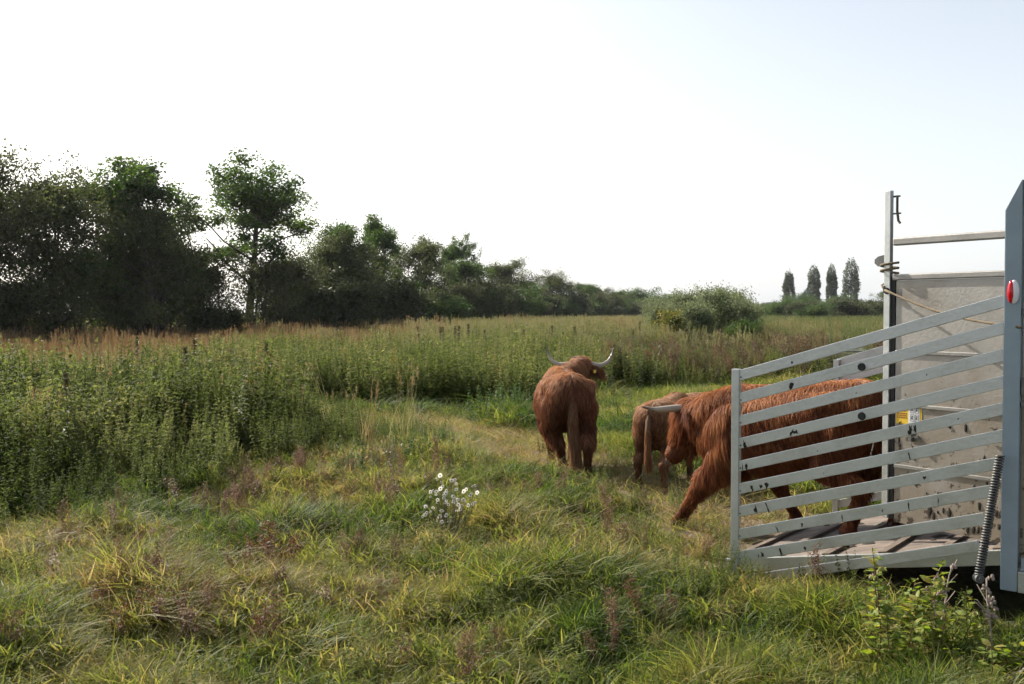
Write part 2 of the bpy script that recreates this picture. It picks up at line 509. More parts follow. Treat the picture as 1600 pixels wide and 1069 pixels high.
def scatter(name, col, P, rot, scl, idx, tint, label, cat):
    n = len(P)
    me = raw_mesh(name, P)
    for an, ty, arr, key in (("rot", 'FLOAT_VECTOR', rot, "vector"), ("scl", 'FLOAT', scl, "value"), ("vid", 'INT', idx, "value"), ("tint", 'FLOAT', tint, "value")):
        a = me.attributes.new(an, ty, 'POINT')
        a.data.foreach_set(key, np.asarray(arr, np.int32 if ty == 'INT' else np.float32).ravel())
    ob = link(bpy.data.objects.new(name, me))
    g = bpy.data.node_groups.new(name + "_nodes", 'GeometryNodeTree')
    g.interface.new_socket("Geometry", in_out='INPUT', socket_type='NodeSocketGeometry')
    g.interface.new_socket("Geometry", in_out='OUTPUT', socket_type='NodeSocketGeometry')
    gi = g.nodes.new("NodeGroupInput"); go = g.nodes.new("NodeGroupOutput")
    iop = g.nodes.new("GeometryNodeInstanceOnPoints"); ci = g.nodes.new("GeometryNodeCollectionInfo")
    ci.inputs["Collection"].default_value = col
    ci.inputs["Separate Children"].default_value = True; ci.inputs["Reset Children"].default_value = True
    def na(nm, ty):
        a = g.nodes.new("GeometryNodeInputNamedAttribute"); a.data_type = ty; a.inputs["Name"].default_value = nm
        return a.outputs["Attribute"]
    e2r = g.nodes.new("FunctionNodeEulerToRotation")
    g.links.new(na("rot", 'FLOAT_VECTOR'), e2r.inputs[0])
    g.links.new(gi.outputs[0], iop.inputs["Points"]); g.links.new(ci.outputs[0], iop.inputs["Instance"])
    iop.inputs["Pick Instance"].default_value = True
    g.links.new(na("vid", 'INT'), iop.inputs["Instance Index"])
    g.links.new(e2r.outputs[0], iop.inputs["Rotation"]); g.links.new(na("scl", 'FLOAT'), iop.inputs["Scale"])
    g.links.new(iop.outputs[0], go.inputs[0])
    md = ob.modifiers.new("scatter", 'NODES'); md.node_group = g
    return tag(ob, label, cat, kind='stuff')

LUSH = source("src_lush", "grass_tuft", [blades(58, .12, .38 + .09 * (i % 3), .15, .0098, .8, 100 + i, lean=.5, seg=4) for i in range(8)], M['grass'])
SHORT = source("src_short", "short_grass_tuft", [blades(46, .04, .13, .13, .005, .6, 200 + i, lean=.6, seg=3) for i in range(5)], M['grass'])
COARSE = source("src_coarse", "coarse_grass_tuft", [blades(46, .2, .55, .22, .011, .8, 300 + i, lean=.5, seg=3) for i in range(6)], M['grass'])
HERB = source("src_herb", "herb_plant", [herb_plant(400 + i, 1.02 + .08 * (i % 4), 5 + i % 2, 14) for i in range(8)], M['herb'])
REED = source("src_reed", "tall_grass_clump", [reed_plant(500 + i) for i in range(6)], M['reed'])
REEDFAR = source("src_reedfar", "far_grass_clump", [reed_plant(540 + i, 1.35, 20, .45, .028, 6) for i in range(5)], M['reed'])
SEEDY = source("src_seedy", "brown_weed", [seedy_plant(600 + i) for i in range(6)], M['dry'])

# ------------------------------------------------------------------ vegetation layout
RAMP_POLY = [(1.25, 7.25), (3.0, 5.85), (6.5, 3.2), (8.0, 5.2), (4.6, 7.9), (2.75, 9.2)]
HERB_POLY = [(-9, 7.0), (-5.6, 7.6), (-4.5, 8.5), (-3.75, 9.3), (-3.4, 10.4), (-3.2, 11.6), (-2.45, 12.7), (-1.7, 13.1), (-.95, 13.4), (-1.7, 15.6), (-3.2, 17.6), (-6, 18.2), (-9, 24), (-22, 24), (-16, 7.0)]
MID_POLY = [(-9, 20.6), (-3.4, 20.3), (-1.7, 19.6), (.0, 19.2), (1.1, 19.8), (1.5, 21.5), (2.6, 24.0), (5.4, 25.3), (8.0, 25.5), (10, 22), (26, 22), (26, 34), (-9, 34)]

def field(n, x0, x1, y0, y1, keep):
    P = np.stack([rng.uniform(x0, x1, n), rng.uniform(y0, y1, n)], -1)
    vis = np.abs(P[:, 0]) < P[:, 1] * .56 + 1.6
    P = P[vis]
    return P[keep(P)]
def place(P, sink=0.0):
    return np.concatenate([P, (ground_z(P[:, 0], P[:, 1]) - sink)[:, None]], 1)
def rots(n, tilt):
    return np.stack([rng.normal(0, tilt, n), rng.normal(0, tilt, n), rng.uniform(0, 6.283, n)], -1)

COWFEET = [(.62, 11.9), (.85, 11.2), (.5, 12.65), (.74, 12.4), (1.43, 10.9), (1.62, 10.4), (1.66, 11.3), (1.47, 8.82)]
def near_feet(P, r=.3):
    d = np.min([np.hypot(P[:, 0] - a, P[:, 1] - b) for a, b in COWFEET], 0)
    return d < r
def open_ground(P): return ~in_poly(P, RAMP_POLY) & ~in_poly(P, HERB_POLY) & ~in_poly(P, MID_POLY)
def grass_tint(P):
    a = fbm(P[:, 0] * .55 + 3, P[:, 1] * .55); b = fbm(P[:, 0] * 2.2 + 50, P[:, 1] * 2.2)
    t = .31 + (a - .5) * 1.1 + (b - .5) * .9 + rng.normal(0, .09, len(P))
    t += .12 * sstep(-1.5, -4.5, P[:, 0]) * sstep(10.5, 7, P[:, 1])
    return np.clip(t, .02, .74)
# long foreground grass
P = field(30000, -8, 7, 3.6, 14.5, open_ground)
P = P[(rng.random(len(P)) < .10 + .9 * (1 - trodden(P[:, 0], P[:, 1])) ** 2) & ~near_feet(P, .28)]
lump = fbm(P[:, 0] * 1.1 + 5, P[:, 1] * 1.1); lump2 = fbm(P[:, 0] * 1.9 + 77, P[:, 1] * 1.9)
s = (.20 + .66 * sstep(.40, .72, lump * .5 + lump2 * .5)) * rng.uniform(.75, 1.2, len(P))
d_r = dist_path(P[:, 0], P[:, 1], [(1.2, 7.2), (2.9, 5.8)])
s *= .55 + .45 * sstep(.2, .9, d_r)
d_c = np.min([np.hypot(P[:, 0] - a, P[:, 1] - b + q) for a, b in COWFEET for q in (.1, .6, 1.1)], 0)
s *= .32 + .68 * sstep(.25, .9, d_c)
s *= 1 - .55 * trodden(P[:, 0], P[:, 1])
s *= 1 - .35 * sstep(9.5, 12, P[:, 1])
R = rots(len(P), .22)
scatter("meadow_grass", LUSH, place(P, .01), R, s, rng.integers(0, 8, len(P)), grass_tint(P), "long matted grass tussocks in green, yellow and straw", "grass")
# short sward everywhere open
P = field(52000, -9, 14, 3.6, 30, lambda P: ~in_poly(P, RAMP_POLY))
tr = trodden(P[:, 0], P[:, 1])
P = P[(rng.random(len(P)) < 1 - .55 * tr)]
tr = trodden(P[:, 0], P[:, 1])
scatter("short_grass", SHORT, place(P, .005), rots(len(P), .15), rng.uniform(.7, 1.5, len(P)) * (1 - .45 * tr) * (1 + P[:, 1] * .03), rng.integers(0, 5, len(P)), np.clip(grass_tint(P) + .18 * tr, 0, .9), "short trampled grass along the path", "grass")
P = field(2600, -7, 6, 4, 13.5, open_ground)
P = P[~near_feet(P, .5)]
P = P[rng.random(len(P)) < .2 + 1.2 * np.clip(fbm(P[:, 0] * .9 + 40, P[:, 1] * .9) - .3, 0, 1)]
scatter("low_leafy_weeds", HERB, place(P, .02), rots(len(P), .25), rng.uniform(.14, .30, len(P)), rng.integers(0, 8, len(P)), np.clip(rng.normal(.42, .15, len(P)), 0, 1), "low leafy weeds growing through the foreground grass", "weeds")
P = field(1500, -7, 5, 4, 12, open_ground)
P = P[~near_feet(P, .8)]
P = P[rng.random(len(P)) < 2.5 * np.clip(fbm(P[:, 0] * .7 + 90, P[:, 1] * .7) - .48, 0, 1) + .12 * sstep(-1, -4, P[:, 0])]
scatter("low_red_weeds", SEEDY, place(P, .02), rots(len(P), .25), rng.uniform(.16, .34, len(P)), rng.integers(0, 6, len(P)), np.clip(rng.normal(.8, .15, len(P)), 0, 1), "low reddish seeding weeds dotted through the grass", "weeds")
# coarse grass behind the animals
P = field(9000, -9, 16, 14.5, 30, open_ground)
P = P[(rng.random(len(P)) < .04 + .96 * (1 - trodden(P[:, 0], P[:, 1])) ** 3)]
sz = .35 + .9 * sstep(.45, .75, fbm(P[:, 0] * .6 + 9, P[:, 1] * .6))
scatter("coarse_grass", COARSE, place(P), rots(len(P), .12), sz * rng.uniform(.7, 1.2, len(P)), rng.integers(0, 6, len(P)), np.clip(grass_tint(P) - .08, 0, .7), "lush green grass behind the cattle", "grass")
# herb thicket left
def edge_d(P, poly): return dist_path(P[:, 0], P[:, 1], poly + [poly[0]])
P = field(7500, -20, 0, 7, 24, lambda P: in_poly(P, HERB_POLY))
e = edge_d(P, HERB_POLY)
s = (.36 + .56 * sstep(0, 2.6, e)) * (1 - .12 * sstep(14, 20, P[:, 1])) * (.62 + .75 * fbm(P[:, 0] * .9, P[:, 1] * .9)) * rng.uniform(.75, 1.2, len(P))
s *= 1 - .25 * sstep(-3.2, -1.2, P[:, 0])
t = .29 + 1.0 * (fbm(P[:, 0] * .7 + 70, P[:, 1] * .7) - .5) + rng.normal(0, .14, len(P))
s *= 1 + .18 * (rng.random(len(P)) > .95)
scatter("herb_thicket", HERB, place(P, .03), rots(len(P), .13), s, rng.integers(0, 8, len(P)), np.clip(t, 0, .9), "dense thicket of leafy pale green herbs on the left", "herbs")
P = field(1100, -20, 0, 7, 24, lambda P: in_poly(P, HERB_POLY))
P = P[rng.random(len(P)) < 2.2 * np.clip(fbm(P[:, 0] * .6 + 20, P[:, 1] * .6) - .32, 0, 1)]
scatter("thicket_grass", REED, place(P), rots(len(P), .12), rng.uniform(.5, .86, len(P)), rng.integers(0, 6, len(P)), np.clip(rng.normal(.5, .15, len(P)), 0, 1), "pale grass stems growing up through the herb thicket", "grass")
P = field(420, -20, 0, 7, 24, lambda P: in_poly(P, HERB_POLY))
P = P[edge_d(P, HERB_POLY) > 2.0]
scatter("thicket_dead_weeds", SEEDY, place(P), rots(len(P), .22), rng.uniform(.6, .92, len(P)), rng.integers(0, 6, len(P)), np.clip(rng.normal(.32, .18, len(P)), 0, 1), "brown dead weed stems leaning in the herb thicket", "weeds")
# middle herbs beyond the path
P = field(5200, -10, 18, 19, 34, lambda P: in_poly(P, MID_POLY))
redz = sstep(2.2, 4.5, P[:, 0]) * sstep(38, 30, P[:, 1])
Pg = P[(rng.random(len(P)) > redz * .25) & ~((np.abs(P[:, 0] / P[:, 1] - .335) < .024) & (P[:, 1] > 27))]
s = rng.uniform(.65, 1.05, len(Pg)) * (.8 + .45 * fbm(Pg[:, 0] * .5, Pg[:, 1] * .5)) * (1 - .3 * sstep(2, 5, Pg[:, 0]))
scatter("weed_belt", HERB, place(Pg, .03), rots(len(Pg), .08), s, rng.integers(0, 8, len(Pg)), np.clip(rng.normal(.30, .16, len(Pg)) + .45 * (fbm(Pg[:, 0] * .6, Pg[:, 1] * .6) - .4), 0, 1), "dark green belt of tall herbs beyond the path", "herbs")
P2 = field(5200, 2, 24, 23.5, 48, lambda P: (P[:, 1] > 24.5 + .2 * np.abs(P[:, 0] - 5)))
P2 = P2[~((np.abs(P2[:, 0] / P2[:, 1] - .335) < .024) & (P2[:, 1] > 27))]
P2 = P2[rng.random(len(P2)) < 1.8 * np.clip(fbm(P2[:, 0] * .35, P2[:, 1] * .35) - .28, 0, 1)]
scatter("brown_weeds", SEEDY, place(P2, .03), rots(len(P2), .08), rng.uniform(.65, 1.05, len(P2)), rng.integers(0, 6, len(P2)), np.clip(rng.normal(.45, .22, len(P2)), 0, 1), "reddish brown seeding weeds behind the ramp", "weeds")
# tall pale grass out to the tree line
def keep_far(P):
    pond = np.hypot((P[:, 0] - 17) / 5.6, (P[:, 1] - 54) / 6.5) > 1
    front = (P[:, 0] > 8.5) & (P[:, 1] < 50) & (np.abs(P[:, 0] / np.maximum(P[:, 1], 1) - .335) < .024)
    return pond & ~front
P = field(15000, -30, 32, 22, 62, lambda P: keep_far(P) & ~in_poly(P, HERB_POLY) & ~((P[:, 0] > 3) & (P[:, 1] < 31)) & ~((P[:, 1] < 26) & (P[:, 0] > -6)))
brown = sstep(-1.5, -6, P[:, 0]) * (.35 + .65 * sstep(.4, .6, fbm(P[:, 0] * .15 + 4, P[:, 1] * .15))) + sstep(-6, -12, P[:, 0]) * .4
t = np.clip(.36 + rng.normal(0, .1, len(P)) + .5 * np.clip(brown, 0, 1) + .7 * (fbm(P[:, 0] * .22, P[:, 1] * .22) - .5), 0, 1)
hh = rng.uniform(.7, 1.1, len(P)) * (1 - .2 * np.clip(brown, 0, 1)) * (.62 + .75 * fbm(P[:, 0] * .3, P[:, 1] * .25))
scatter("tall_grass", REED, place(P), rots(len(P), .06), hh, rng.integers(0, 6, len(P)), t, "tall pale seeding grass across the middle of the meadow", "grass")
P = field(17000, -60, 80, 60, 150, keep_far)
t = np.clip(.40 - .30 * sstep(.17, .23, P[:, 0] / P[:, 1]) + rng.normal(0, .1, len(P)) + .3 * (fbm(P[:, 0] * .1, P[:, 1] * .1) - .5), 0, 1)
scatter("far_tall_grass", REEDFAR, place(P), rots(len(P), .05), rng.uniform(.85, 1.15, len(P)), rng.integers(0, 5, len(P)), t, "far tall grass reaching the tree line", "grass")
P = field(9000, -40, 170, 150, 330, lambda P: P[:, 0] > P[:, 1] * .05 - 6)
scatter("reed_bed", REEDFAR, place(P), rots(len(P), .05), rng.uniform(.9, 1.25, len(P)), rng.integers(0, 5, len(P)), np.clip(rng.normal(.12, .1, len(P)), 0, 1), "distant green reed bed in front of the poplars", "reeds")

# ------------------------------------------------------------------ trees
def skeleton(seed, H, spread, trunk_h, nlimb, lean=.0, multi=1, r0=.2, up=.55):
    r = np.random.default_rng(seed)
    segs = []; tips = []
    def grow(p, d, L, rad, depth):
        n = 4; pts = [p]; rr = [rad]
        for i in range(n):
            d = d + r.normal(0, .16, 3) + np.array([0, 0, .05]); d = d / np.linalg.norm(d)
            p = p + d * L / n; pts.append(p); rr.append(rad * (1 - .62 * (i + 1) / n))
        segs.append((pts, rr))
        if depth == 0:
            tips.append(pts[-1]); tips.append(pts[2]); return
        for k in range(3 if depth > 1 else 4):
            i = r.integers(1, n + 1); a = r.random() * 6.283
            nd = d * .55 + np.array([math.cos(a), math.sin(a), r.uniform(-.15, .8)]) * .75; nd /= np.linalg.norm(nd)
            grow(pts[i], nd, L * r.uniform(.45, .68), rr[i] * .62, depth - 1)
    for m in range(multi):
        base = np.array([r.normal(0, .25) * (multi > 1), r.normal(0, .25) * (multi > 1), -.1])
        top = np.array([r.normal(0, .3) + (m - (multi - 1) / 2) * .5 * spread / max(multi, 1), r.normal(0, .3), H * .86])
        ts = np.linspace(0, 1, 9)
        pts = [base + (top - base) * t + np.array([math.sin(t * 5 + seed), math.cos(t * 4 + seed), 0]) * .12 * t for t in ts]
        rr = [r0 * (1 - .85 * t) for t in ts]
        segs.append((pts, rr))
        tips.append(pts[-1])
        for k in range(nlimb):
            t = trunk_h + (1 - trunk_h) * (k + r.random()) / nlimb
            q = t * 8; i = min(int(q), 7); c = pts[i] + (pts[i + 1] - pts[i]) * (q - i)
            a = k * 2.4 + r.random()
            prof = math.sin(math.pi * min(1, max(.12, (t - trunk_h) / (1 - trunk_h) * .80 + .22)))
            d = np.array([math.cos(a), math.sin(a), up + .5 * t]); d /= np.linalg.norm(d)
            grow(c, d, spread * prof * r.uniform(.5, .72), r0 * .42 * (1 - .6 * t), 2)
    return segs, np.array(tips)

def branch_mesh(segs, n=4):
    mb = MB()
    for pts, rr in segs: mb.tube(pts, rr, 7 if rr[0] > .1 else n if rr[0] > .03 else 3, cap=False)
    return mb
def leaf_cloud(tips, r, nleaf, size, clump=.42, flat=.75):
    k = r.integers(0, len(tips), nleaf)
    fullness = r.random(len(tips)) ** .7
    k = k[r.random(nleaf) < fullness[k]]
    n = len(k)
    cen = tips[k] + rand_dirs(r, n) * (r.random((n, 1)) ** .45) * clump * 1.5 * np.array([1, 1, flat]) * (.6 + .7 * (k % 7)[:, None] / 7)
    cen = cen[cen[:, 2] > .1]; n = len(cen)
    ax = rand_dirs(r, n) + np.array([0, 0, -.25]); ax /= np.linalg.norm(ax, axis=1)[:, None]
    ln = size * (.6 + .8 * r.random(n))
    V, F = leaves(cen, ax, rand_dirs(r, n), ln, ln * .62)
    return V, F, r.random(n)

M['leaf_green'] = leaf_mat('green_tree_leaves', [(0, (.03, .055, .015)), (.5, (.06, .10, .026)), (1, (.11, .145, .04))], .45, .5, inst=False, nscale=.35, rough=.6)
M['leaf_brown'] = leaf_mat('browning_hawthorn_leaves', [(0, (.04, .045, .022)), (.4, (.068, .075, .032)), (.7, (.075, .10, .033)), (1, (.13, .12, .05))], .42, .5, inst=False, nscale=.3, rough=.65)
M['leaf_dark'] = leaf_mat('dark_olive_shrub_leaves', [(0, (.028, .035, .018)), (.5, (.05, .062, .026)), (1, (.085, .095, .035))], .4, .5, inst=False, nscale=.4)
M['leaf_grey'] = leaf_mat('willow_leaves', [(0, (.08, .105, .05)), (.5, (.14, .165, .085)), (1, (.21, .23, .12))], .45, .5, inst=False, nscale=.6)
M['leaf_yellow'] = leaf_mat('yellow_willow_leaves', [(0, (.10, .12, .03)), (.5, (.18, .17, .04)), (1, (.28, .23, .05))], .4, .5, inst=False, nscale=.6)
M['leaf_poplar'] = leaf_mat('poplar_leaves', [(0, (.028, .042, .018)), (.5, (.05, .07, .03)), (1, (.09, .105, .05))], .3, .6, inst=False, nscale=.25)

def tree_data(name, seed, H, spread, trunk_h, nlimb, nleaf, size, lm, multi=1, r0=.2, clump=.42, up=.55):
    segs, tips = skeleton(seed, H, spread, trunk_h, nlimb, multi=multi, r0=r0, up=up)
    V, F, R = leaf_cloud(tips, np.random.default_rng(seed + 1), nleaf, size, clump)
    cm = raw_mesh(name + "_crown", V, F4=F, mat=lm, face_attr={"rnd": R})
    mb = branch_mesh(segs)
    tm = bpy.data.meshes.new(name + "_trunk"); tm.from_pydata(mb.V, [], mb.F); tm.materials.append(M['bark'])
    for p in tm.polygons: p.use_smooth = True
    return (tm, cm, H)
def plant_tree(name, data, x, y, H, label, cat, group, rz=0.0, wide=1.0, z=0.0):
    s = H / data[2]
    t = empty(name, (x, y, z), rz, label, cat, group)
    t.scale = (s * wide, s * wide, s)
    link(bpy.data.objects.new("trunk", data[0]), t)
    link(bpy.data.objects.new("crown", data[1]), t)
    return t
TD = {
 'round': tree_data('round_tree', 11, 9.5, 5.2, .34, 15, 44000, .135, M['leaf_green'], r0=.22, clump=.36),
 'tall': tree_data('tall_tree', 23, 10.5, 4.6, .14, 18, 62000, .14, M['leaf_green'], r0=.25, clump=.42),
 'brown': tree_data('brown_tree', 31, 8.5, 4.8, .10, 15, 52000, .125, M['leaf_brown'], multi=2, r0=.17, clump=.42),
 'brown2': tree_data('brown_tree', 37, 8.0, 4.6, .08, 15, 50000, .125, M['leaf_brown'], multi=3, r0=.14, clump=.5),
 'mixed': tree_data('mixed_tree', 43, 8.2, 4.4, .08, 15, 44000, .135, M['leaf_green'], multi=2, r0=.16, clump=.5),
 'sparse': tree_data('sparse_shrub', 51, 5.5, 3.4, .08, 11, 13000, .13, M['leaf_brown'], multi=4, r0=.08, clump=.4, up=1.1),
 'bush': tree_data('bush', 59, 4.2, 3.6, .03, 12, 34000, .15, M['leaf_dark'], multi=3, r0=.08, clump=.5),
 'bushg': tree_data('green_bush', 67, 4.2, 3.6, .03, 12, 34000, .15, M['leaf_green'], multi=3, r0=.08, clump=.5),
 'willow': tree_data('willow_bush', 71, 3.0, 2.1, .03, 16, 17000, .085, M['leaf_grey'], multi=7, r0=.03, clump=.24, up=1.7),
 'willowy': tree_data('yellow_willow_bush', 79, 3.0, 2.0, .03, 12, 9000, .11, M['leaf_yellow'], multi=5, r0=.04, clump=.26, up=1.3),
}
G1 = "trees of the dark hedgerow on the left"
rowt = [  # name, data, x, y, H, wide, rz, label
 ('hawthorn_tree', 'brown', -25.5, 46, 9.2, 1.1, 0.3, "broad brown hawthorn at the left end of the hedgerow"),
 ('hawthorn_tree', 'brown2', -29.0, 50, 9.5, 1.1, 1.3, "brown hawthorn cut by the left edge of the photo"),
 ('hawthorn_tree', 'brown2', -21.6, 47, 8.6, 1.1, 2.3, "brown twiggy hawthorn left of the tallest green tree"),
 ('ash_tree', 'tall', -19.4, 50.5, 10.4, 1.3, 0.9, "tallest green tree, left of the round lone tree"),
 ('hawthorn_tree', 'brown', -17.4, 48.5, 7.6, .95, 4.1, "brown hawthorn at the foot of the tallest green tree"),
 ('maple_tree', 'round', -14.6, 55, 9.9, 1.3, 0.5, "lone round crowned green tree with a clear dark trunk"),
 ('ash_tree', 'mixed', -11.2, 66, 8.3, .8, 1.5, "slim leafy tree right of the round lone tree"),
 ('maple_tree', 'tall', -9.8, 71, 9.4, .95, 3.0, "domed green tree rising above the hedge mid left"),
 ('hawthorn_tree', 'brown2', -11.4, 64, 6.8, 1.15, 5.0, "greyish brown hawthorn below the domed green tree"),
 ('hawthorn_tree', 'brown', -7.2, 78, 8.0, 1.1, 2.2, "olive brown hawthorn right of the domed green tree"),
 ('maple_tree', 'round', -5.2, 92, 8.9, .75, 2.6, "small green dome poking above the hedge middle"),
 ('hawthorn_tree', 'mixed', -4.6, 88, 7.0, 1.2, 3.6, "dark olive tree in the middle of the hedgerow"),
 ('hawthorn_tree', 'brown', -1.3, 105, 7.6, 1.15, 0.2, "ragged brown tree where the hedge starts to drop"),
 ('hawthorn_tree', 'mixed', 1.9, 120, 6.2, 1.3, 1.2, "low rounded tree right of the ragged brown one"),
 ('hawthorn_tree', 'brown2', 5.6, 132, 7.3, 1.2, 2.0, "bushy grey brown tree above the cow's horns"),
 ('hawthorn_tree', 'mixed', 10.0, 150, 6.8, 1.2, 2.9, "dark tree near the far end of the hedgerow"),
 ('hawthorn_tree', 'brown', 15.0, 170, 6.8, 1.2, 4.4, "hazy tree second from the far end of the hedge"),
 ('hawthorn_tree', 'mixed', 21.0, 192, 6.6, 1.2, 5.5, "hazy tree third from the far end of the hedge"),
 ('hawthorn_tree', 'bushg', 26.5, 215, 6.2, 1.4, .5, "last dark tree where the hedgerow meets the willows"),
]
for nm, d, x, y, H, wd, rz, lab in rowt:
    plant_tree(nm, TD[d], x, y, H, lab, 'tree', G1, rz, wd)
# shrubs that close the foot of the hedgerow
G2 = "shrubs along the foot of the hedgerow"
row_pts = [(-34, 45.5), (-25, 45.5), (-17, 49), (-13.5, 56), (-9.5, 67), (-5, 82), (1, 108), (9, 140), (27, 205)]
acc = [0.0]
for a, b in zip(row_pts[:-1], row_pts[1:]): acc.append(acc[-1] + math.hypot(b[0] - a[0], b[1] - a[1]))
def along(s):
    for i in range(len(acc) - 1):
        if s <= acc[i + 1] or i == len(acc) - 2:
            t = (s - acc[i]) / (acc[i + 1] - acc[i]); a, b = row_pts[i], row_pts[i + 1]
            return a[0] + (b[0] - a[0]) * t, a[1] + (b[1] - a[1]) * t
rs = random.Random(5)
kinds = ['bush', 'bushg', 'sparse', 'bush', 'bush', 'bushg']
s_ = 0; k = 0; shrubs = []
while s_ < acc[-1]:
    x, y = along(s_)
    for row in range(2 if k % 2 else 1):
        kd = kinds[rs.randrange(6)] if not (-16.5 < x < -12.5) else 'sparse'
        H = rs.uniform(2.8, 4.3) if kd != 'sparse' else rs.uniform(4.4, 5.8)
        if -16.5 < x < -12.5 and row == 0: H = 2.0; kd = 'bush'
        shrubs.append(('hedge_shrub', kd, x + rs.uniform(-.8, .8), y + (row * 3.2) + rs.uniform(-.6, .6), H, rs.uniform(0, 6.28)))
    s_ += 2.7 + s_ * .012; k += 1
for a in ((-16.2, 53.5, 4.6, 1.0), (-13.2, 54, 4.9, 3.0), (-17.6, 50, 5.4, 5.0), (-12.4, 57, 5.2, 2.0)): shrubs.append(('hedge_shrub', 'sparse', a[0], a[1], a[2], a[3]))
shrubs = [q for q in shrubs if q[2] / q[3] > -.57]
shrubs.sort(key=lambda q: q[2] / q[3])
for i, (nm, kd, x, y, H, rz) in enumerate(shrubs):
    look = {'bush': "dense dark olive shrub", 'bushg': "dense green shrub", 'sparse': "half bare twiggy shrub"}[kd]
    plant_tree(nm, TD[kd], x, y, H, look + " at the hedge foot, %s from the left of the shrubs" % nth(i + 1), 'shrub', G2, rz, 1.15)
# willows in the middle distance
for x, y, H, d, lab in [(6.2, 41.5, 2.2, 'willow', "low willow bush at the left end, behind the yellowing one"), (10.4, 44, 2.2, 'willow', "low willow bush at the right end of the group"), (9.5, 43, 2.6, 'willow', "slender willow bush second from the right end"), (7.9, 39, 2.75, 'willow', "tallest grey green willow bush in mid field"), (8.8, 41, 2.7, 'willow', "grey green willow bush right of the tallest one"), (7.4, 42, 2.7, 'willow', "grey green willow bush left of the tallest one"),
                        (6.1, 38, 2.0, 'willowy', "yellowing willow bush at the left of the willow group"), (7.0, 37.5, 2.2, 'willow', "low willow bush in front of the yellowing one"), (8.5, 38, 2.3, 'willow', "low willow bush at the right of the willow group"), (7.0, 48, 2.5, 'willow', "pale willow bush beside the end of the hedgerow"), (8.3, 36.0, 1.4, 'bushg', "small dark green bush before the willows")]:
    plant_tree('willow_bush', TD[d], x, y, H, lab, 'bush', "willow bushes in mid field", x * 3.1, .85)

rk = random.Random(21)
lowb = sorted([(px + rk.uniform(-6, 6), rk.uniform(120, 230)) for px in range(1172, 1420, 13)])
for i, (px, d) in enumerate(lowb):
    plant_tree('far_bush', TD['bushg' if i % 3 else 'bush'], (px - 800) / 1555.6 * d, d, rk.uniform(2.5, 3.5), "low dark bush in the far reed bed, %s from the left" % nth(i + 1), 'bush', "low bushes in the far reed bed", i * 1.7, 1.5)
# distant hedge, poplars and farm
def poplar_data(seed, H, wdt, n=14000):
    r = np.random.default_rng(seed)
    nc = 120; lead = r.uniform(-.22, .22, 3) * wdt
    ct = np.sort(r.random(nc)); prof = wdt * (.45 + .6 * np.sin(np.pi * np.clip(ct * .7 + .2, 0, 1)) ** .8) * .5
    a = r.random(nc) * 6.28
    cc = np.stack([np.cos(a) * prof * .8, np.sin(a) * prof * .8, ct * H * .96 + .04 * H], -1)
    k = r.integers(0, nc, n)
    cen = cc[k] + r.normal(0, 1, (n, 3)) * np.array([wdt * .085, wdt * .085, wdt * .30])
    tz = cen[:, 2] / H; lim = wdt * .56 * np.clip((1 - tz) / .30, 0, 1) ** .7 * (.86 + .11 * np.sin(cen[:, 2] * 1.1 + seed + 3 * np.arctan2(cen[:, 1], cen[:, 0])) + .16 * (vnoise(cen[:, 2] * .9 + seed * 7, np.arctan2(cen[:, 1], cen[:, 0]) * 2) - .5) * 2)
    cen = cen[(cen[:, 2] > .6) & (tz < 1) & (np.hypot(cen[:, 0], cen[:, 1]) < lim)]; n = len(cen)
    ax = rand_dirs(r, n); ln = .35 * (.6 + .8 * r.random(n))
    V, F = leaves(cen, ax, rand_dirs(r, n), ln, ln * .7)
    cm = raw_mesh("poplar_crown", V, F4=F, mat=M['leaf_poplar'], face_attr={"rnd": r.random(n)})
    mb = MB(); mb.tube([(0, 0, -.1), (.05, 0, H * .4), (0, .05, H * .9)], [.35, .22, .03], 7, False)
    tm = bpy.data.meshes.new("poplar_trunk"); tm.from_pydata(mb.V, [], mb.F); tm.materials.append(M['bark'])
    return (tm, cm, H)
G3 = "poplars on the horizon"
D = 300.0; F_ = 1555.6
def hx(px, d=D): return (px - 800) / F_ * d
for px, top, wpx, seed, lab in [(1232, 421, 18, 1, "leftmost tall poplar on the horizon"), (1271, 412, 20, 2, "second tall poplar, the one beside the pointed roof"), (1299, 412, 17, 3, "narrow dark poplar just left of the widest poplar"), (1329, 402, 26, 4, "widest and tallest poplar, nearest the trailer")]:
    H = ((490 - top) / F_ * D + EYE) * 1.04
    plant_tree('poplar_tree', poplar_data(seed, H, wpx / F_ * D), hx(px), D, H, lab, 'tree', G3)
plant_tree('cypress_tree', poplar_data(8, 9.3, 1.9, 3000), hx(1250), D - 4, 9.3, "small pointed dark tree between the first two poplars", 'tree', None)
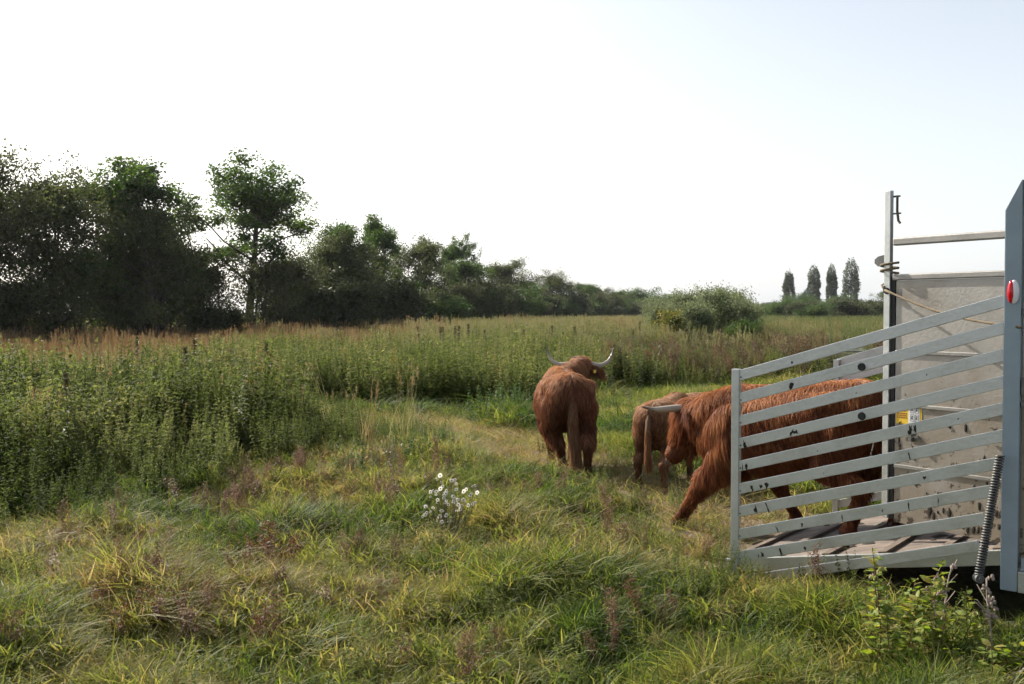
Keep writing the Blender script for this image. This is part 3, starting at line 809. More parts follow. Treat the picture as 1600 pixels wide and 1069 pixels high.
for px, d, H, wd, kd, lab in [(1245, 285, 6.0, 1.3, 'bushg', "dark rounded tree below the small pointed tree"), (1263, 285, 6.4, 1.0, 'bushg', "dark rounded tree in front of the second poplar"), (1293, 280, 4.6, 1.1, 'bushg', "shrub at the foot of the narrow poplar"), (1311, 280, 6.0, 1.1, 'bushg', "rounded bush at the foot of the widest poplar"),
                         (1148, 150, 5.2, .9, 'mixed', "small open tree right behind the willows"), (1163, 152, 3.8, .8, 'sparse', "thin bare bush right of the small open tree"), (1392, 330, 10, 1.6, 'mixed', "hazy green tree behind the ramp door post"), (1372, 290, 5.0, 1.6, 'bush', "brown shrub right of the flat shed"),
                         (1345, 270, 3.6, 1.6, 'bush', "brown bush in front of the flat shed"), (1180, 240, 3.3, 1.8, 'bush', "low olive bush below the white van"), (1225, 245, 3.6, 2.2, 'bush', "wide olive bush in front of the leftmost poplar"), (1275, 240, 3.2, 2.2, 'bush', "wide olive bush below the second poplar")]:
    plant_tree('distant_tree', TD[kd], hx(px, d), d, H, lab, 'tree', "far trees around the farm", px * .7, wd)
for i, (px, d, H, wd) in enumerate([(1008, 330, 7.0, 2.2), (1022, 345, 6.4, 2.2), (1036, 335, 7.0, 2.4), (1052, 350, 6.8, 2.4), (1068, 340, 7, 2.4), (1085, 350, 6.0, 2.4), (1102, 345, 6.5, 2.4), (1122, 350, 6.0, 2.4)]):
    plant_tree('distant_tree', TD['mixed' if i % 2 else 'bushg'], hx(px, d), d, H, "rounded hazy tree of the far hedge behind the willows, %s from its left end" % nth(i + 1), 'tree', "far hedge behind the willows", i * 1.3, wd * .7)

M['roof'] = simple('slate_roof', (.16, .17, .19), .6, nscale=2, var=.15)
M['roof_light'] = simple('pale_roof', (.34, .38, .42), .5)
M['wall'] = simple('rendered_wall', (.42, .40, .37), .9, nscale=2, var=.1)
M['darkwall'] = simple('dark_cladding', (.07, .075, .075), .8)
M['glass'] = simple('dark_glass', (.02, .025, .03), .1)
def house(name, px, d, wid, dep, hw, hr, roofm, wallm, label, rz=0, flat=False, windows=3):
    t = empty(name, (hx(px, d), d, 0), rz, label, 'building')
    m = MB(); m.box((0, 0, hw / 2), (wid, dep, hw)); m.build('wall', wallm, t)
    m = MB()
    if flat: m.box((0, 0, hw + .16), (wid + .6, dep + .6, .3))
    else:
        a, b = wid / 2 + .3, dep / 2 + .4
        m.add([(-a, -b, hw), (a, -b, hw), (a, b, hw), (-a, b, hw), (-a, 0, hw + hr), (a, 0, hw + hr)], [(0, 1, 5, 4), (2, 3, 4, 5), (0, 4, 3), (1, 2, 5), (0, 3, 2, 1)])
    rf = m.build('roof', roofm, t)
    if not flat:
        m = MB(); m.box((wid * .3, 0, hw + hr + .25), (.6, .6, 1.2)); m.build('chimney', wallm, rf)
    for i in range(windows):
        m = MB(); m.box(((i + .5) / windows * wid - wid / 2, -dep / 2 - .02, hw * .55), (1.0, .08, 1.1)); m.build('window', M['glass'], t)
    return t
house('farmhouse', 1213, 330, 7, 7, 3.0, 2.6, M['roof'], M['wall'], "low grey farmhouse left of the leftmost poplar", .3)
house('barn', 1262, 340, 6, 6, 6.0, 4.8, M['roof_light'], M['wall'], "tall building with a pale pointed roof behind the second poplar", 1.2, windows=1)
house('cottage', 1286, 325, 7, 6, 3.6, 1.4, M['roof_light'], M['wall'], "pale wall house between the second and third poplars", 0)
house('shed', 1347, 300, 11, 6, 3.4, .3, M['roof'], M['darkwall'], "long dark flat roofed shed right of the widest poplar", 0, flat=True, windows=2)
house('open_shelter', 1352, 262, 6, 4, 2.1, .2, M['roof_light'], M['darkwall'], "small low shelter with a pale roof edge in front of the dark shed", 0, flat=True, windows=1)
t = empty('white_van', (hx(1192, 300), 300, 0), .2, "small white van parked left of the grey farmhouse", 'van')
m = MB(); m.box((0, 0, 1.35), (4.2, 1.9, 1.9)); m.box((-2.5, 0, .85), (1.0, 1.8, .9)); m.build('body', simple('white_paint', (.8, .8, .8), .4), t, bevel=.1)
for sx in (-1.8, 1.4):
    m = MB(); m.tube([(sx, -1.0, .36), (sx, -.75, .36)], .36, 12); m.build('wheel', simple('rubber', (.02, .02, .02), .8), t)
m = MB(); m.box((-2.1, -.97, 1.45), (.7, .03, .5)); m.build('window', M['glass'], t)

# ------------------------------------------------------------------ livestock trailer with its lowered ramp
def alu(name, base, rough, dirt, low=None):
    m, n, out = newmat(name)
    p = n.nodes.new("ShaderNodeBsdfPrincipled")
    f = noise(n, 5, 6); g = noise(n, 42, 4)
    mixf = math_(n, 'ADD', math_(n, 'MULTIPLY', f, .65), math_(n, 'MULTIPLY', g, .35))
    col = ramp(n, mixf, [(.34, tuple(c * .86 for c in base)), (.5, base), (.66, tuple(min(1, c * 1.06) for c in base))])
    if dirt:
        spots = noise(n, 14, 6, rough=.7)
        tc = n.nodes.new("ShaderNodeTexCoord"); sp = n.nodes.new("ShaderNodeSeparateXYZ"); n.links.new(tc.outputs["Object"], sp.inputs[0])
        hgt = n.nodes.new("ShaderNodeMapRange"); hgt.inputs["From Min"].default_value = 1.9; hgt.inputs["From Max"].default_value = .45
        hgt.inputs["To Min"].default_value = -.05; hgt.inputs["To Max"].default_value = .115
        n.links.new(sp.outputs[2], hgt.inputs["Value"])
        v = math_(n, 'ADD', spots, hgt.outputs[0])
        msk = ramp(n, v, [(.64, (0, 0, 0)), (.69, (1, 1, 1))])
        film = ramp(n, math_(n, 'ADD', noise(n, 2.2, 5), math_(n, 'MULTIPLY', hgt.outputs[0], 1.5)), [(.42, (0, 0, 0)), (.7, (.75, .75, .75))])
        mx = n.nodes.new("ShaderNodeMix"); mx.data_type = 'RGBA'
        n.links.new(film, mx.inputs["Factor"]); n.links.new(col, mx.inputs["A"]); mx.inputs["B"].default_value = (.20, .155, .10, 1)
        m2 = n.nodes.new("ShaderNodeMix"); m2.data_type = 'RGBA'
        n.links.new(msk, m2.inputs["Factor"]); n.links.new(mx.outputs["Result"], m2.inputs["A"]); m2.inputs["B"].default_value = (.045, .03, .016, 1)
        col = m2.outputs["Result"]
        mt = math_(n, 'SUBTRACT', .75, math_(n, 'ADD', math_(n, 'MULTIPLY', msk, .75), math_(n, 'MULTIPLY', film, .6)), True)
        n.links.new(mt, p.inputs["Metallic"])
    else:
        p.inputs["Metallic"].default_value = .82
    n.links.new(col, p.inputs["Base Color"])
    rr = n.nodes.new("ShaderNodeMapRange"); rr.inputs["To Min"].default_value = rough - .12; rr.inputs["To Max"].default_value = rough + .14
    n.links.new(f, rr.inputs["Value"]); n.links.new(rr.outputs[0], p.inputs["Roughness"])
    n.links.new(bump(n, g, .0015), p.inputs["Normal"])
    n.links.new(p.outputs[0], out.inputs["Surface"])
    return m
M['alu'] = alu('aluminium_rail', (.56, .57, .55), .42, False)
M['alu_dull'] = alu('dull_dirty_aluminium', (.30, .29, .27), .5, False)
M['alu_panel'] = alu('dirty_aluminium_sheet', (.36, .34, .31), .5, True)
M['post'] = simple('grey_blue_painted_steel', (.25, .31, .35), .38, nscale=7, var=.08)
M['steel'] = simple('galvanised_steel', (.13, .13, .125), .55, .5, nscale=20, var=.25)
M['rubber'] = simple('black_rubber', (.018, .018, .018), .7)
M['dung'] = simple('dried_dung', (.022, .017, .011), .9)
M['tarp'] = simple('dark_blue_tarpaulin', (.02, .025, .05), .5)
M['deck'] = simple('worn_ramp_plywood', (.15, .118, .096), .8, nscale=4, var=.42, bumpd=.004, stretch=(1, 3, 1))
M['slat'] = simple('dark_foot_batten', (.11, .082, .062), .85, nscale=10, var=.35)
M['red_lens'] = simple('red_lens', (.55, .01, .02), .15)
M['white_lens'] = simple('clear_lens', (.75, .72, .74), .12)
M['yellow'] = simple('yellow_sticker', (.72, .48, .03), .5)
M['white'] = simple('white_sticker', (.72, .72, .72), .5)
M['print'] = simple('sticker_print', (.30, .09, .02), .6)
M['black'] = simple('black_print', (.03, .03, .03), .6)
M['rope'] = simple('weathered_rope', (.13, .10, .06), .9, nscale=80, var=.4)

ROOT = Vector((2.93, 5.78, 0))
trailer = empty('livestock_trailer', ROOT, 0, "aluminium livestock trailer at the right edge with its ramp down and slatted gates open", 'trailer')
U = Vector((.79, -.61, 0)).normalized(); N_ = Vector((.61, .79, 0)).normalized(); Z = Vector((0, 0, 1))
RU = Matrix((U, N_, Z)).transposed()
def tpart(mb, name, mat, parent=None, **k):
    o = mb.build(name, mat, parent or trailer, **k)
    if parent is None: o.location = -ROOT
    return o
# corner post: chamfered head
C0 = Vector((2.863, 5.80, 0))
m = MB()
prof = [(0, .25), (.092, .25), (.092, 2.64), (.086, 2.64), (0, 2.47)]
fr = [C0 + U * a + Z * b for a, b in prof]; bk = [v + N_ * .07 for v in fr]
m.add(fr + bk, [tuple(range(5)), tuple(range(9, 4, -1))] + [(i, (i + 1) % 5, (i + 1) % 5 + 5, i + 5) for i in range(5)])
tpart(m, 'corner_post', M['post'], bevel=.006)
# marker lamp
lc = C0 + U * .046 + Z * 1.995 - N_ * .004
m = MB(); m.ellipsoid(lc + U * .008, (.030, .016, .070), RU, 18, 12); lamp = tpart(m, 'marker_lamp', M['white_lens'], smooth=True)
m = MB(); m.ellipsoid(lc - U * .006, (.0225, .021, .066), RU, 16, 12); m.build('lens', M['red_lens'], lamp, smooth=True)
# body
def ubox(mb, a0, a1, b0, b1, z0, z1, org=C0):
    mb.box(org + U * (a0 + a1) / 2 + N_ * (b0 + b1) / 2 + Z * (z0 + z1) / 2, (a1 - a0, b1 - b0, z1 - z0), RU)
m = MB(); ubox(m, .097, 3.3, .035, .06, .38, 2.62); tpart(m, 'side_panel', M['alu_panel'])
m = MB(); ubox(m, .097, 3.3, .012, .034, 2.50, 2.62); ubox(m, .11, 3.3, .012, .034, .375, .45)
for a in (.6, 1.2, 1.8, 2.4, 3.0): ubox(m, a, a + .06, .012, .034, .452, 2.498)
tpart(m, 'side_rail', M['post'])
m = MB(); ubox(m, .097, 3.3, -.01, .09, .25, .372); tpart(m, 'sill', M['alu'], bevel=.004)
m = MB(); ubox(m, .20, 3.3, .10, 2.1, .33, .40); tpart(m, 'floor', M['slat'])
m = MB(); ubox(m, .097, 3.3, 2.1, 2.14, .33, 2.62); tpart(m, 'far_wall', M['alu_panel'])
m = MB(); ubox(m, 3.3, 3.34, .0, 2.14, .33, 2.62); tpart(m, 'front_wall', M['alu_panel'])
m = MB(); ubox(m, .10, 3.36, -.02, 2.16, 2.645, 2.95); tpart(m, 'roof', M['tarp'], bevel=.03)
m = MB()
for b in (.45, 1.65): ubox(m, .25, 3.3, b, b + .08, .20, .328)
tpart(m, 'chassis', M['rubber'])
m = MB(); ubox(m, 1.55, 2.75, -.12, .02, .62, .66); ubox(m, 1.5, 1.55, -.12, .02, .40, .66); tpart(m, 'mudguard', M['rubber'])
for a in (1.78, 2.5):
    c = C0 + U * a + N_ * .0 + Z * .30
    m = MB(); m.tube([c + N_ * .1, c + N_ * .12, c + N_ * .24, c + N_ * .26], [.27, .30, .30, .27], 24); wh = tpart(m, 'wheel', M['rubber'], smooth=False)
    m = MB(); m.tube([c + N_ * .085, c + N_ * .11], [.17, .18], 20); m.build('rim', M['steel'], wh)
    c2 = c + N_ * 1.8
    m = MB(); m.tube([c2, c2 + N_ * .02, c2 + N_ * .14, c2 + N_ * .16], [.27, .30, .30, .27], 24); tpart(m, 'wheel', M['rubber'])
# small latch fittings on the frame beyond the corner post
for z0, z1 in ((1.40, 1.50), (1.33, 1.36), (1.86, 1.90)):
    m = MB(); ubox(m, .10, .12, .0, .03, z0, z1); tpart(m, 'latch', M['steel'])

# ramp
A = Vector((1.43, 7.30, .065)) + U * .16; RL = 1.86; RISE = .335; RW = 2.1
def rp(t, b, h=0.0): return A + U * t + Z * (RISE * t / RL + h) + N_ * b
def slab(mb, t0, t1, b0, b1, h0, h1):
    V = [rp(t, b, h) for h in (h0, h1) for t, b in ((t0, b0), (t1, b0), (t1, b1), (t0, b1))]
    mb.add(V, [(3, 2, 1, 0), (4, 5, 6, 7), (0, 1, 5, 4), (1, 2, 6, 5), (2, 3, 7, 6), (3, 0, 4, 7)])
m = MB(); slab(m, .02, RL + .12, .045, RW - .045, -.03, .0); ramp_o = tpart(m, 'ramp', M['deck'])
for t in (.03, .33, .72, 1.10, 1.46, 1.80):
    m = MB(); slab(m, t - .028, t + .028, .05, RW - .05, .002, .027); m.build('batten', M['slat'], ramp_o, bevel=.004)
for b in (0, RW - .043):
    m = MB(); slab(m, -.01, RL + .12, b, b + .043, -.075, .018); m.build('edge_beam', M['alu'], ramp_o, bevel=.003)
m = MB(); slab(m, -.03, .012, .046, RW - .046, -.045, .004); m.build('edge_plate', M['slat'], ramp_o)
# mud and dung on the ramp
for i in range(26):
    t, b = rng.uniform(.2, 1.9), rng.uniform(.2, 1.9)
    r0 = rng.uniform(.02, .075)
    ring = [rp(t + r0 * math.cos(a) * rng.uniform(.5, 1.3), b + r0 * math.sin(a) * rng.uniform(.5, 1.3), .003) for a in np.linspace(0, 6.28, 10, endpoint=False)]
    m = MB(); m.add([rp(t, b, .012 + r0 * .15)] + ring, [(0, 1 + k, 1 + (k + 1) % 10) for k in range(10)]); m.build('dung_pat', M['dung'], ramp_o, smooth=True)

# slatted side gates
GL, GR = Vector((1.583, 6.90, 0)), Vector((2.885, 5.825, 0))
Gd = (GR - GL).normalized(); Gn = Vector((Gd.y, -Gd.x, 0)) * -1
if Gn.y < 0: Gn = -Gn
def gate_pt(s, k, L=GL, Rr=GR): return L.lerp(Rr, s) + Z * (1.425 + .52 * s - .158 * k)
def s_at(px, L=GL, Rr=GR):
    q = (px - 800) / 1555.6
    return (q * L.y - L.x) / ((Rr.x - L.x) - q * (Rr.y - L.y))
m = MB(); m.box(GL + Z * .735 - Gd * .026, (.056, .044, 1.50), Matrix((Gd, Gn, Z)).transposed())
gate = tpart(m, 'side_gate', M['alu'], bevel=.004)
ends = {6: 1560, 7: 1552, 8: 1543, 9: 1535}
for k in range(10):
    m = MB(); s1 = s_at(ends[k]) if k in ends else 1.0
    a, b = gate_pt(0, k), gate_pt(s1, k)
    if k == 9: a = a.lerp(b, .04)
    m.beam(a - (Gd * .05 if k < 9 else Z * 0), b, .024, .072 if k < 9 else .066)
    m.build('rail', M['alu'], gate, bevel=.003)
    for q in (.008,) if k < 9 else ():
        p_ = gate_pt(q, k) - Gn * .012
        mb = MB(); mb.tube([p_, p_ - Gn * .004], .006, 8); mb.build('rivet', M['steel'], gate)
def on_gate(px, k, dz=0.0, off=.0135):
    s = s_at(px); return gate_pt(s, k) + Z * dz - Gn * off
for px, k in ((1348, 1), (1349, 3)):
    p_ = on_gate(px, k); m = MB(); m.tube([p_, p_ - Gn * .012], [.026, .022], 16); m.build('rubber_stop', M['rubber'], gate)
for px, k, wd, hg, sl_ in [(1166, 3, .034, .075, .2), (1239, 3, .02, .08, -.5), (1246, 3, .03, .03, .6), (1238, 1, .03, .05, -.4), (1239, 0, .016, .02, 0), (1169, 4, .016, .07, .3), (1163, 4, .01, .06, .2), (1425, 4, .028, .06, -.1), (1432, 4, .018, .06, .2), (1178, 5, .03, .045, .8), (1201, 5, .028, .06, .7), (1192, 5, .022, .03, .5),
                           (1184, 6, .024, .07, .3), (1203, 6, .012, .06, .8), (1257, 7, .018, .03, .2), (1218, 7, .008, .05, .9), (1195, 8, .02, .06, .35), (1189, 8, .008, .03, .2), (1224, 8, .018, .065, .5), (1262, 8, .016, .03, .3), (1320, 7, .008, .05, .1), (1424, 5, .012, .05, .3), (1448, 6, .02, .03, .2), (1470, 7, .006, .05, .1), (1424, 7, .008, .06, .2), (1290, 5, .008, .01, 0), (1500, 4, .012, .012, 0), (1383, 7, .01, .02, 0), (1450, 2, .01, .012, 0), (1340, 2, .008, .01, 0), (1280, 4, .008, .012, 0)]:
    c = on_gate(px, k); m = MB(); V = []; nk = 13
    for j in range(nk):
        a = 6.283 * j / nk; q = rng.uniform(.3, 1.35)
        xx = math.cos(a) * wd * .5 * q; zz = math.sin(a) * min(hg, .068) * .5 * q
        V.append(c + Gd * (xx + sl_ * zz * -.6) + Z * (zz + .31 * xx))
    m.add([c - Gn * .004] + V, [(0, 1 + j, 1 + (j + 1) % nk) for j in range(nk)]); m.build('dung_smear', M['dung'], gate)
# wire hook hanging behind the fifth rail
p_ = on_gate(1366, 5, .13, -.02)
m = MB(); m.tube([p_, p_ - Z * .05 - Gd * .012, p_ - Z * .075 - Gd * .02, p_ - Z * .095 - Gd * .008, p_ - Z * .11 - Gd * .018, p_ - Z * .095 - Gd * .028, p_ - Z * .08 - Gd * .018], .004, 6); m.build('wire_hook', M['steel'], gate)
# far gate
FL = Vector((2.885, 8.83, 0)); FR = FL + U * 1.72
m = MB(); m.box(FL + Z * .78, (.05, .04, 1.36), RU); gate2 = tpart(m, 'side_gate', M['alu'], bevel=.004)
for k in range(9):
    m = MB(); a = FL + Z * (1.43 - .158 * k) + N_ * .03; b = FR + Z * (1.43 + .54 - .158 * k) + N_ * .03
    if a.z < .16: a = a.lerp(b, .1)
    m.beam(a, b, .024, .072); m.build('rail', M['alu'], gate2, bevel=.003)

# swung out inner door: post, sheet, ribs
P0 = Vector((2.672, 7.03, 0)); P1 = Vector((3.20, 6.22, 0)); Dd = (P1 - P0).normalized(); Dn = Vector((-Dd.y, Dd.x, 0))
if Dn.y < 0: Dn = -Dn
RD = Matrix((Dd, Dn, Z)).transposed(); DL = (P1 - P0).length
def dbox(mb, a0, a1, n0, n1, z0, z1): mb.box(P0 + Dd * (a0 + a1) / 2 + Dn * (n0 + n1) / 2 + Z * (z0 + z1) / 2, (a1 - a0, n1 - n0, z1 - z0), RD)
m = MB(); dbox(m, .045, DL, .0, .02, .40, 2.10); door = tpart(m, 'loading_door', M['alu_panel'])
m = MB(); dbox(m, -.045, .004, -.018, .018, .42, 2.735); m.build('door_post', M['alu'], door, bevel=.004)
m = MB(); dbox(m, .006, .038, -.004, .025, .42, 2.12); m.build('dark_gap_strip', M['rubber'], door)  # black strip painting in the dark gap between post and sheet
m = MB(); dbox(m, .024, DL, -.018, .034, 2.102, 2.145); m.build('top_cap', M['alu_dull'], door, bevel=.008)
m = MB(); dbox(m, .024, DL, -.02, .025, 2.345, 2.40); m.build('top_bar', M['alu_dull'], door, bevel=.01)
for zz in (1.60, 1.23, .80):
    m = MB(); dbox(m, .047, DL, -.012, -.002, zz - .014, zz + .014); m.build('rib', M['alu_dull'], door, bevel=.005)
m = MB(); m.add([P0 + Dd * a + Dn * b + Z * c for b in (-.012, .012) for a, c in ((-.048, 2.20), (-.048, 2.285), (-.10, 2.275), (-.128, 2.255), (-.128, 2.228), (-.10, 2.205))], [tuple(range(6)), tuple(range(11, 5, -1))] + [(i, (i + 1) % 6, (i + 1) % 6 + 6, i + 6) for i in range(6)]); m.build('latch_plate', M['steel'], door)
m = MB(); c = P0 + Dd * -.02 - Dn * .018 + Z * 2.03; m.tube([c, c - Dn * .014], [.024, .02], 16); m.build('rubber_stop', M['rubber'], door)
m = MB(); c = P0 + Dd * .045 + Z * 2.69; m.tube([c, c - Z * .1, c - Z * .17 + Dd * .01, c - Z * .19 + Dd * .025], .009, 6); m.tube([c - Dd * .03, c + Dd * .022], .007, 6); m.tube([c - Dd * .03 - Z * .12, c + Dd * .03 - Z * .12], .006, 6); m.build('drop_bolt', M['slat'], door)
sc_ = P0 + Dd * .155 - Dn * .0025 + Z * 1.185
m = MB(); dbox(m, .055, .258, -.003, -.001, 1.10, 1.25); stk = m.build('warning_sticker', M['yellow'], door)
m = MB(); dbox(m, .155, .243, -.0045, -.0032, 1.112, 1.235); m.build('sticker_panel', M['white'], stk)
m = MB()
for i, (z0, l) in enumerate([(1.205, .075), (1.188, .06), (1.17, .08), (1.155, .07), (1.14, .078)]):
    for j in range(7):
        a = .064 + j * .0115
        if a < .064 + l: dbox(m, a, a + .0085 * (1 if (i + j) % 3 else .6), -.0045, -.0032, z0, z0 + .008)
m.build('sticker_text', M['print'], stk)
m = MB()
for a, z0 in ((.172, 1.125), (.172, 1.182), (.208, 1.125), (.208, 1.182)):
    for q in ((0, .028, 0, .002), (0, .028, .046, .048), (0, .002, 0, .048), (.026, .028, 0, .048)): dbox(m, a + q[0], a + q[1], -.0056, -.0046, z0 + q[2], z0 + q[3])
    dbox(m, a + .008, a + .016, -.0056, -.0046, z0 + .012, z0 + .028); m.ellipsoid(P0 + Dd * (a + .014) - Dn * .005 + Z * (z0 + .034), (.005, .001, .005), RD, 8, 6)
m.build('sticker_pictograms', M['black'], stk)
m = MB(); dbox(m, .17, .25, -.03, -.015, 1.012, 1.03); dbox(m, .185, .20, -.034, -.001, .985, 1.05); m.tube([P0 + Dd * .25 - Dn * .02 + Z * 1.02, P0 + Dd * .27 - Dn * .02 + Z * 1.0], .008, 6); m.build('bolt', M['steel'], door)
hp = P0 + Dd * .86 - Dn * .02 + Z * 1.06
m = MB(); m.tube([hp - Dd * .14 + Z * .01, hp - Dd * .05 - Z * .005, hp + Z * .005, hp + Z * .03, hp - Dd * .02 + Z * .04], .008, 6); m.build('door_handle', M['rubber'], door, smooth=True)
for i in range(36):
    a = rng.uniform(.08, .9); z0 = .45 + rng.random() ** 1.8 * .75; r0 = rng.uniform(.004, .017); st = rng.uniform(1, 2.4)
    c = P0 + Dd * a - Dn * .0015 + Z * z0
    ring = [c + Dd * math.cos(t) * r0 * rng.uniform(.6, 1.3) + Z * math.sin(t) * r0 * st * rng.uniform(.6, 1.3) for t in np.linspace(0, 6.28, 8, endpoint=False)]
    m = MB(); m.add([c - Dn * .006] + ring, [(0, 1 + k, 1 + (k + 1) % 8) for k in range(8)]); m.build('dung_smear', M['dung'], door, smooth=True)
# inner frame post where the door hinges
m = MB(); ubox(m, .16, .21, .32, .40, .40, 2.62); tpart(m, 'hinge_post', M['post'])
# ramp assist spring
S0, S1 = Vector((2.822, 5.735, 1.05)), Vector((2.706, 5.735, .335))
ax = (S1 - S0); Ls = ax.length; axn = ax.normalized(); e1 = axn.cross(Vector((0, 1, 0))).normalized(); e2 = axn.cross(e1)
pts = []
turns = 46
for i in range(turns * 10 + 1):
    t = i / (turns * 10); an = t * turns * 2 * math.pi
    pts.append(S0 + ax * t + (e1 * math.cos(an) + e2 * math.sin(an)) * .0225)
m = MB(); m.tube(pts, .0050, 5); spring = tpart(m, 'ramp_spring', M['steel'], smooth=True)
m = MB(); m.tube([S0, S1], .013, 8); m.build('spring_rod', M['rubber'], spring)
m = MB(); m.tube([S1 - Vector((0, .022, 0)), S1 + Vector((0, .022, 0))], .026, 16); m.tube([S1 - Vector((0, .034, 0)), S1 - Vector((0, .022, 0))], .012, 8); m.build('spring_eye', M['steel'], spring)
# rope
ra = P0 + Dd * -.02 - Dn * .04 + Z * 2.035; rb = C0 + U * .10 - N_ * .02 + Z * 1.79
pts = [ra + (rb - ra) * t - Z * .045 * math.sin(math.pi * t) for t in np.linspace(0, 1, 24)]
m = MB(); m.tube(pts, [.0085 + .0015 * math.sin(i * 2.1) for i in range(24)], 7)
wrap = [P0 + Dd * (-.012 + .062 * math.cos(a)) + Dn * (.05 * math.sin(a)) + Z * (2.15 + .006 * a) for a in np.linspace(0, 13, 40)]
m.tube(wrap, .009, 6)
m.tube([ra, P0 - Dd * .06 - Dn * .02 + Z * 2.07, P0 - Dd * .055 + Dn * .035 + Z * 2.1, wrap[0]], .0085, 6)
tag(m.build('rope', M['rope'], None, smooth=True), "frayed rope stretched from the door post to the trailer corner", 'rope')

# ------------------------------------------------------------------ highland cattle
def hair_mat(name, c1, c2, c3):
    m, n, out = newmat(name)
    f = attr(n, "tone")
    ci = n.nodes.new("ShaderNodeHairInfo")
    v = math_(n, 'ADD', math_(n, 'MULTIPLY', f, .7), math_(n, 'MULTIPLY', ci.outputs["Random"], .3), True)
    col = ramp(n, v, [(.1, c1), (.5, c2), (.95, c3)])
    h = n.nodes.new("ShaderNodeBsdfPrincipled"); h.inputs["Roughness"].default_value = .5; h.inputs["Specular IOR Level"].default_value = .35
    n.links.new(col, h.inputs["Base Color"])
    tr = n.nodes.new("ShaderNodeBsdfTranslucent"); n.links.new(col, tr.inputs["Color"])
    mx = n.nodes.new("ShaderNodeMixShader"); mx.inputs[0].default_value = .45
    n.links.new(h.outputs[0], mx.inputs[1]); n.links.new(tr.outputs[0], mx.inputs[2])
    n.links.new(mx.outputs[0], out.inputs["Surface"])
    return m
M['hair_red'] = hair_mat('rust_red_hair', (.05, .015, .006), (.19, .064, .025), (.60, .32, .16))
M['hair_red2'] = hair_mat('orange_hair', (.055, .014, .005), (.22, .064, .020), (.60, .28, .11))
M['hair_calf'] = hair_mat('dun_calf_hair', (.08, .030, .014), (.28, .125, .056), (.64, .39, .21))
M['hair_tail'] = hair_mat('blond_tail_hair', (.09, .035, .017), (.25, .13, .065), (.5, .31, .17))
M['skin_red'] = simple('red_hide', (.09, .03, .013), .9)
M['skin_calf'] = simple('dun_hide', (.12, .065, .035), .9)
M['horn'] = None
def horn_mat():
    m, n, out = newmat('horn')
    p = n.nodes.new("ShaderNodeBsdfPrincipled"); p.inputs["Roughness"].default_value = .35
    n.links.new(ramp(n, attr(n, "along"), [(0, (.30, .26, .21)), (.6, (.36, .31, .25)), (.85, (.13, .10, .08)), (1, (.03, .025, .022))]), p.inputs["Base Color"])
    n.links.new(p.outputs[0], out.inputs["Surface"]); return m
M['horn'] = horn_mat()
M['hoof'] = simple('hoof', (.035, .028, .022), .6)
M['eye'] = simple('dark_eye', (.01, .008, .006), .1)
M['nose'] = simple('muzzle_skin', (.12, .07, .06), .5)

def cap(V, F, p0, p1, r0, r1, sq=1.0, n=16, rings=5):
    """tapered capsule; sq squashes its y radius"""
    p0 = np.array(p0, float); p1 = np.array(p1, float); d = p1 - p0; L = np.linalg.norm(d); d = d / L
    ref = np.array([0, 1., 0]) if abs(d[1]) < .9 else np.array([1., 0, 0])
    a = np.cross(d, ref); a /= np.linalg.norm(a); b = np.cross(d, a)
    ring = []
    for k in range(rings): t = math.pi / 2 * (k + .15) / rings; ring.append((p0 - d * r0 * math.cos(t), r0 * math.sin(t)))
    for k in range(7): t = k / 6; ring.append((p0 + (p1 - p0) * t, r0 + (r1 - r0) * t))
    for k in range(rings - 1, -1, -1): t = math.pi / 2 * (k + .15) / rings; ring.append((p1 + d * r1 * math.cos(t), r1 * math.sin(t)))
    o = len(V)
    for c, r in ring:
        for i in range(n):
            t = 2 * math.pi * i / n; v = a * math.cos(t) * r + b * math.sin(t) * r
            v = v * np.array([1, sq, 1]) if abs(d[1]) < .9 else v
            V.append(c + v)
    for j in range(len(ring) - 1):
        for i in range(n): F.append((o + j * n + i, o + j * n + (i + 1) % n, o + (j + 1) * n + (i + 1) % n, o + (j + 1) * n + i))
    F.append(tuple(o + i for i in reversed(range(n)))); F.append(tuple(o + (len(ring) - 1) * n + i for i in range(n)))

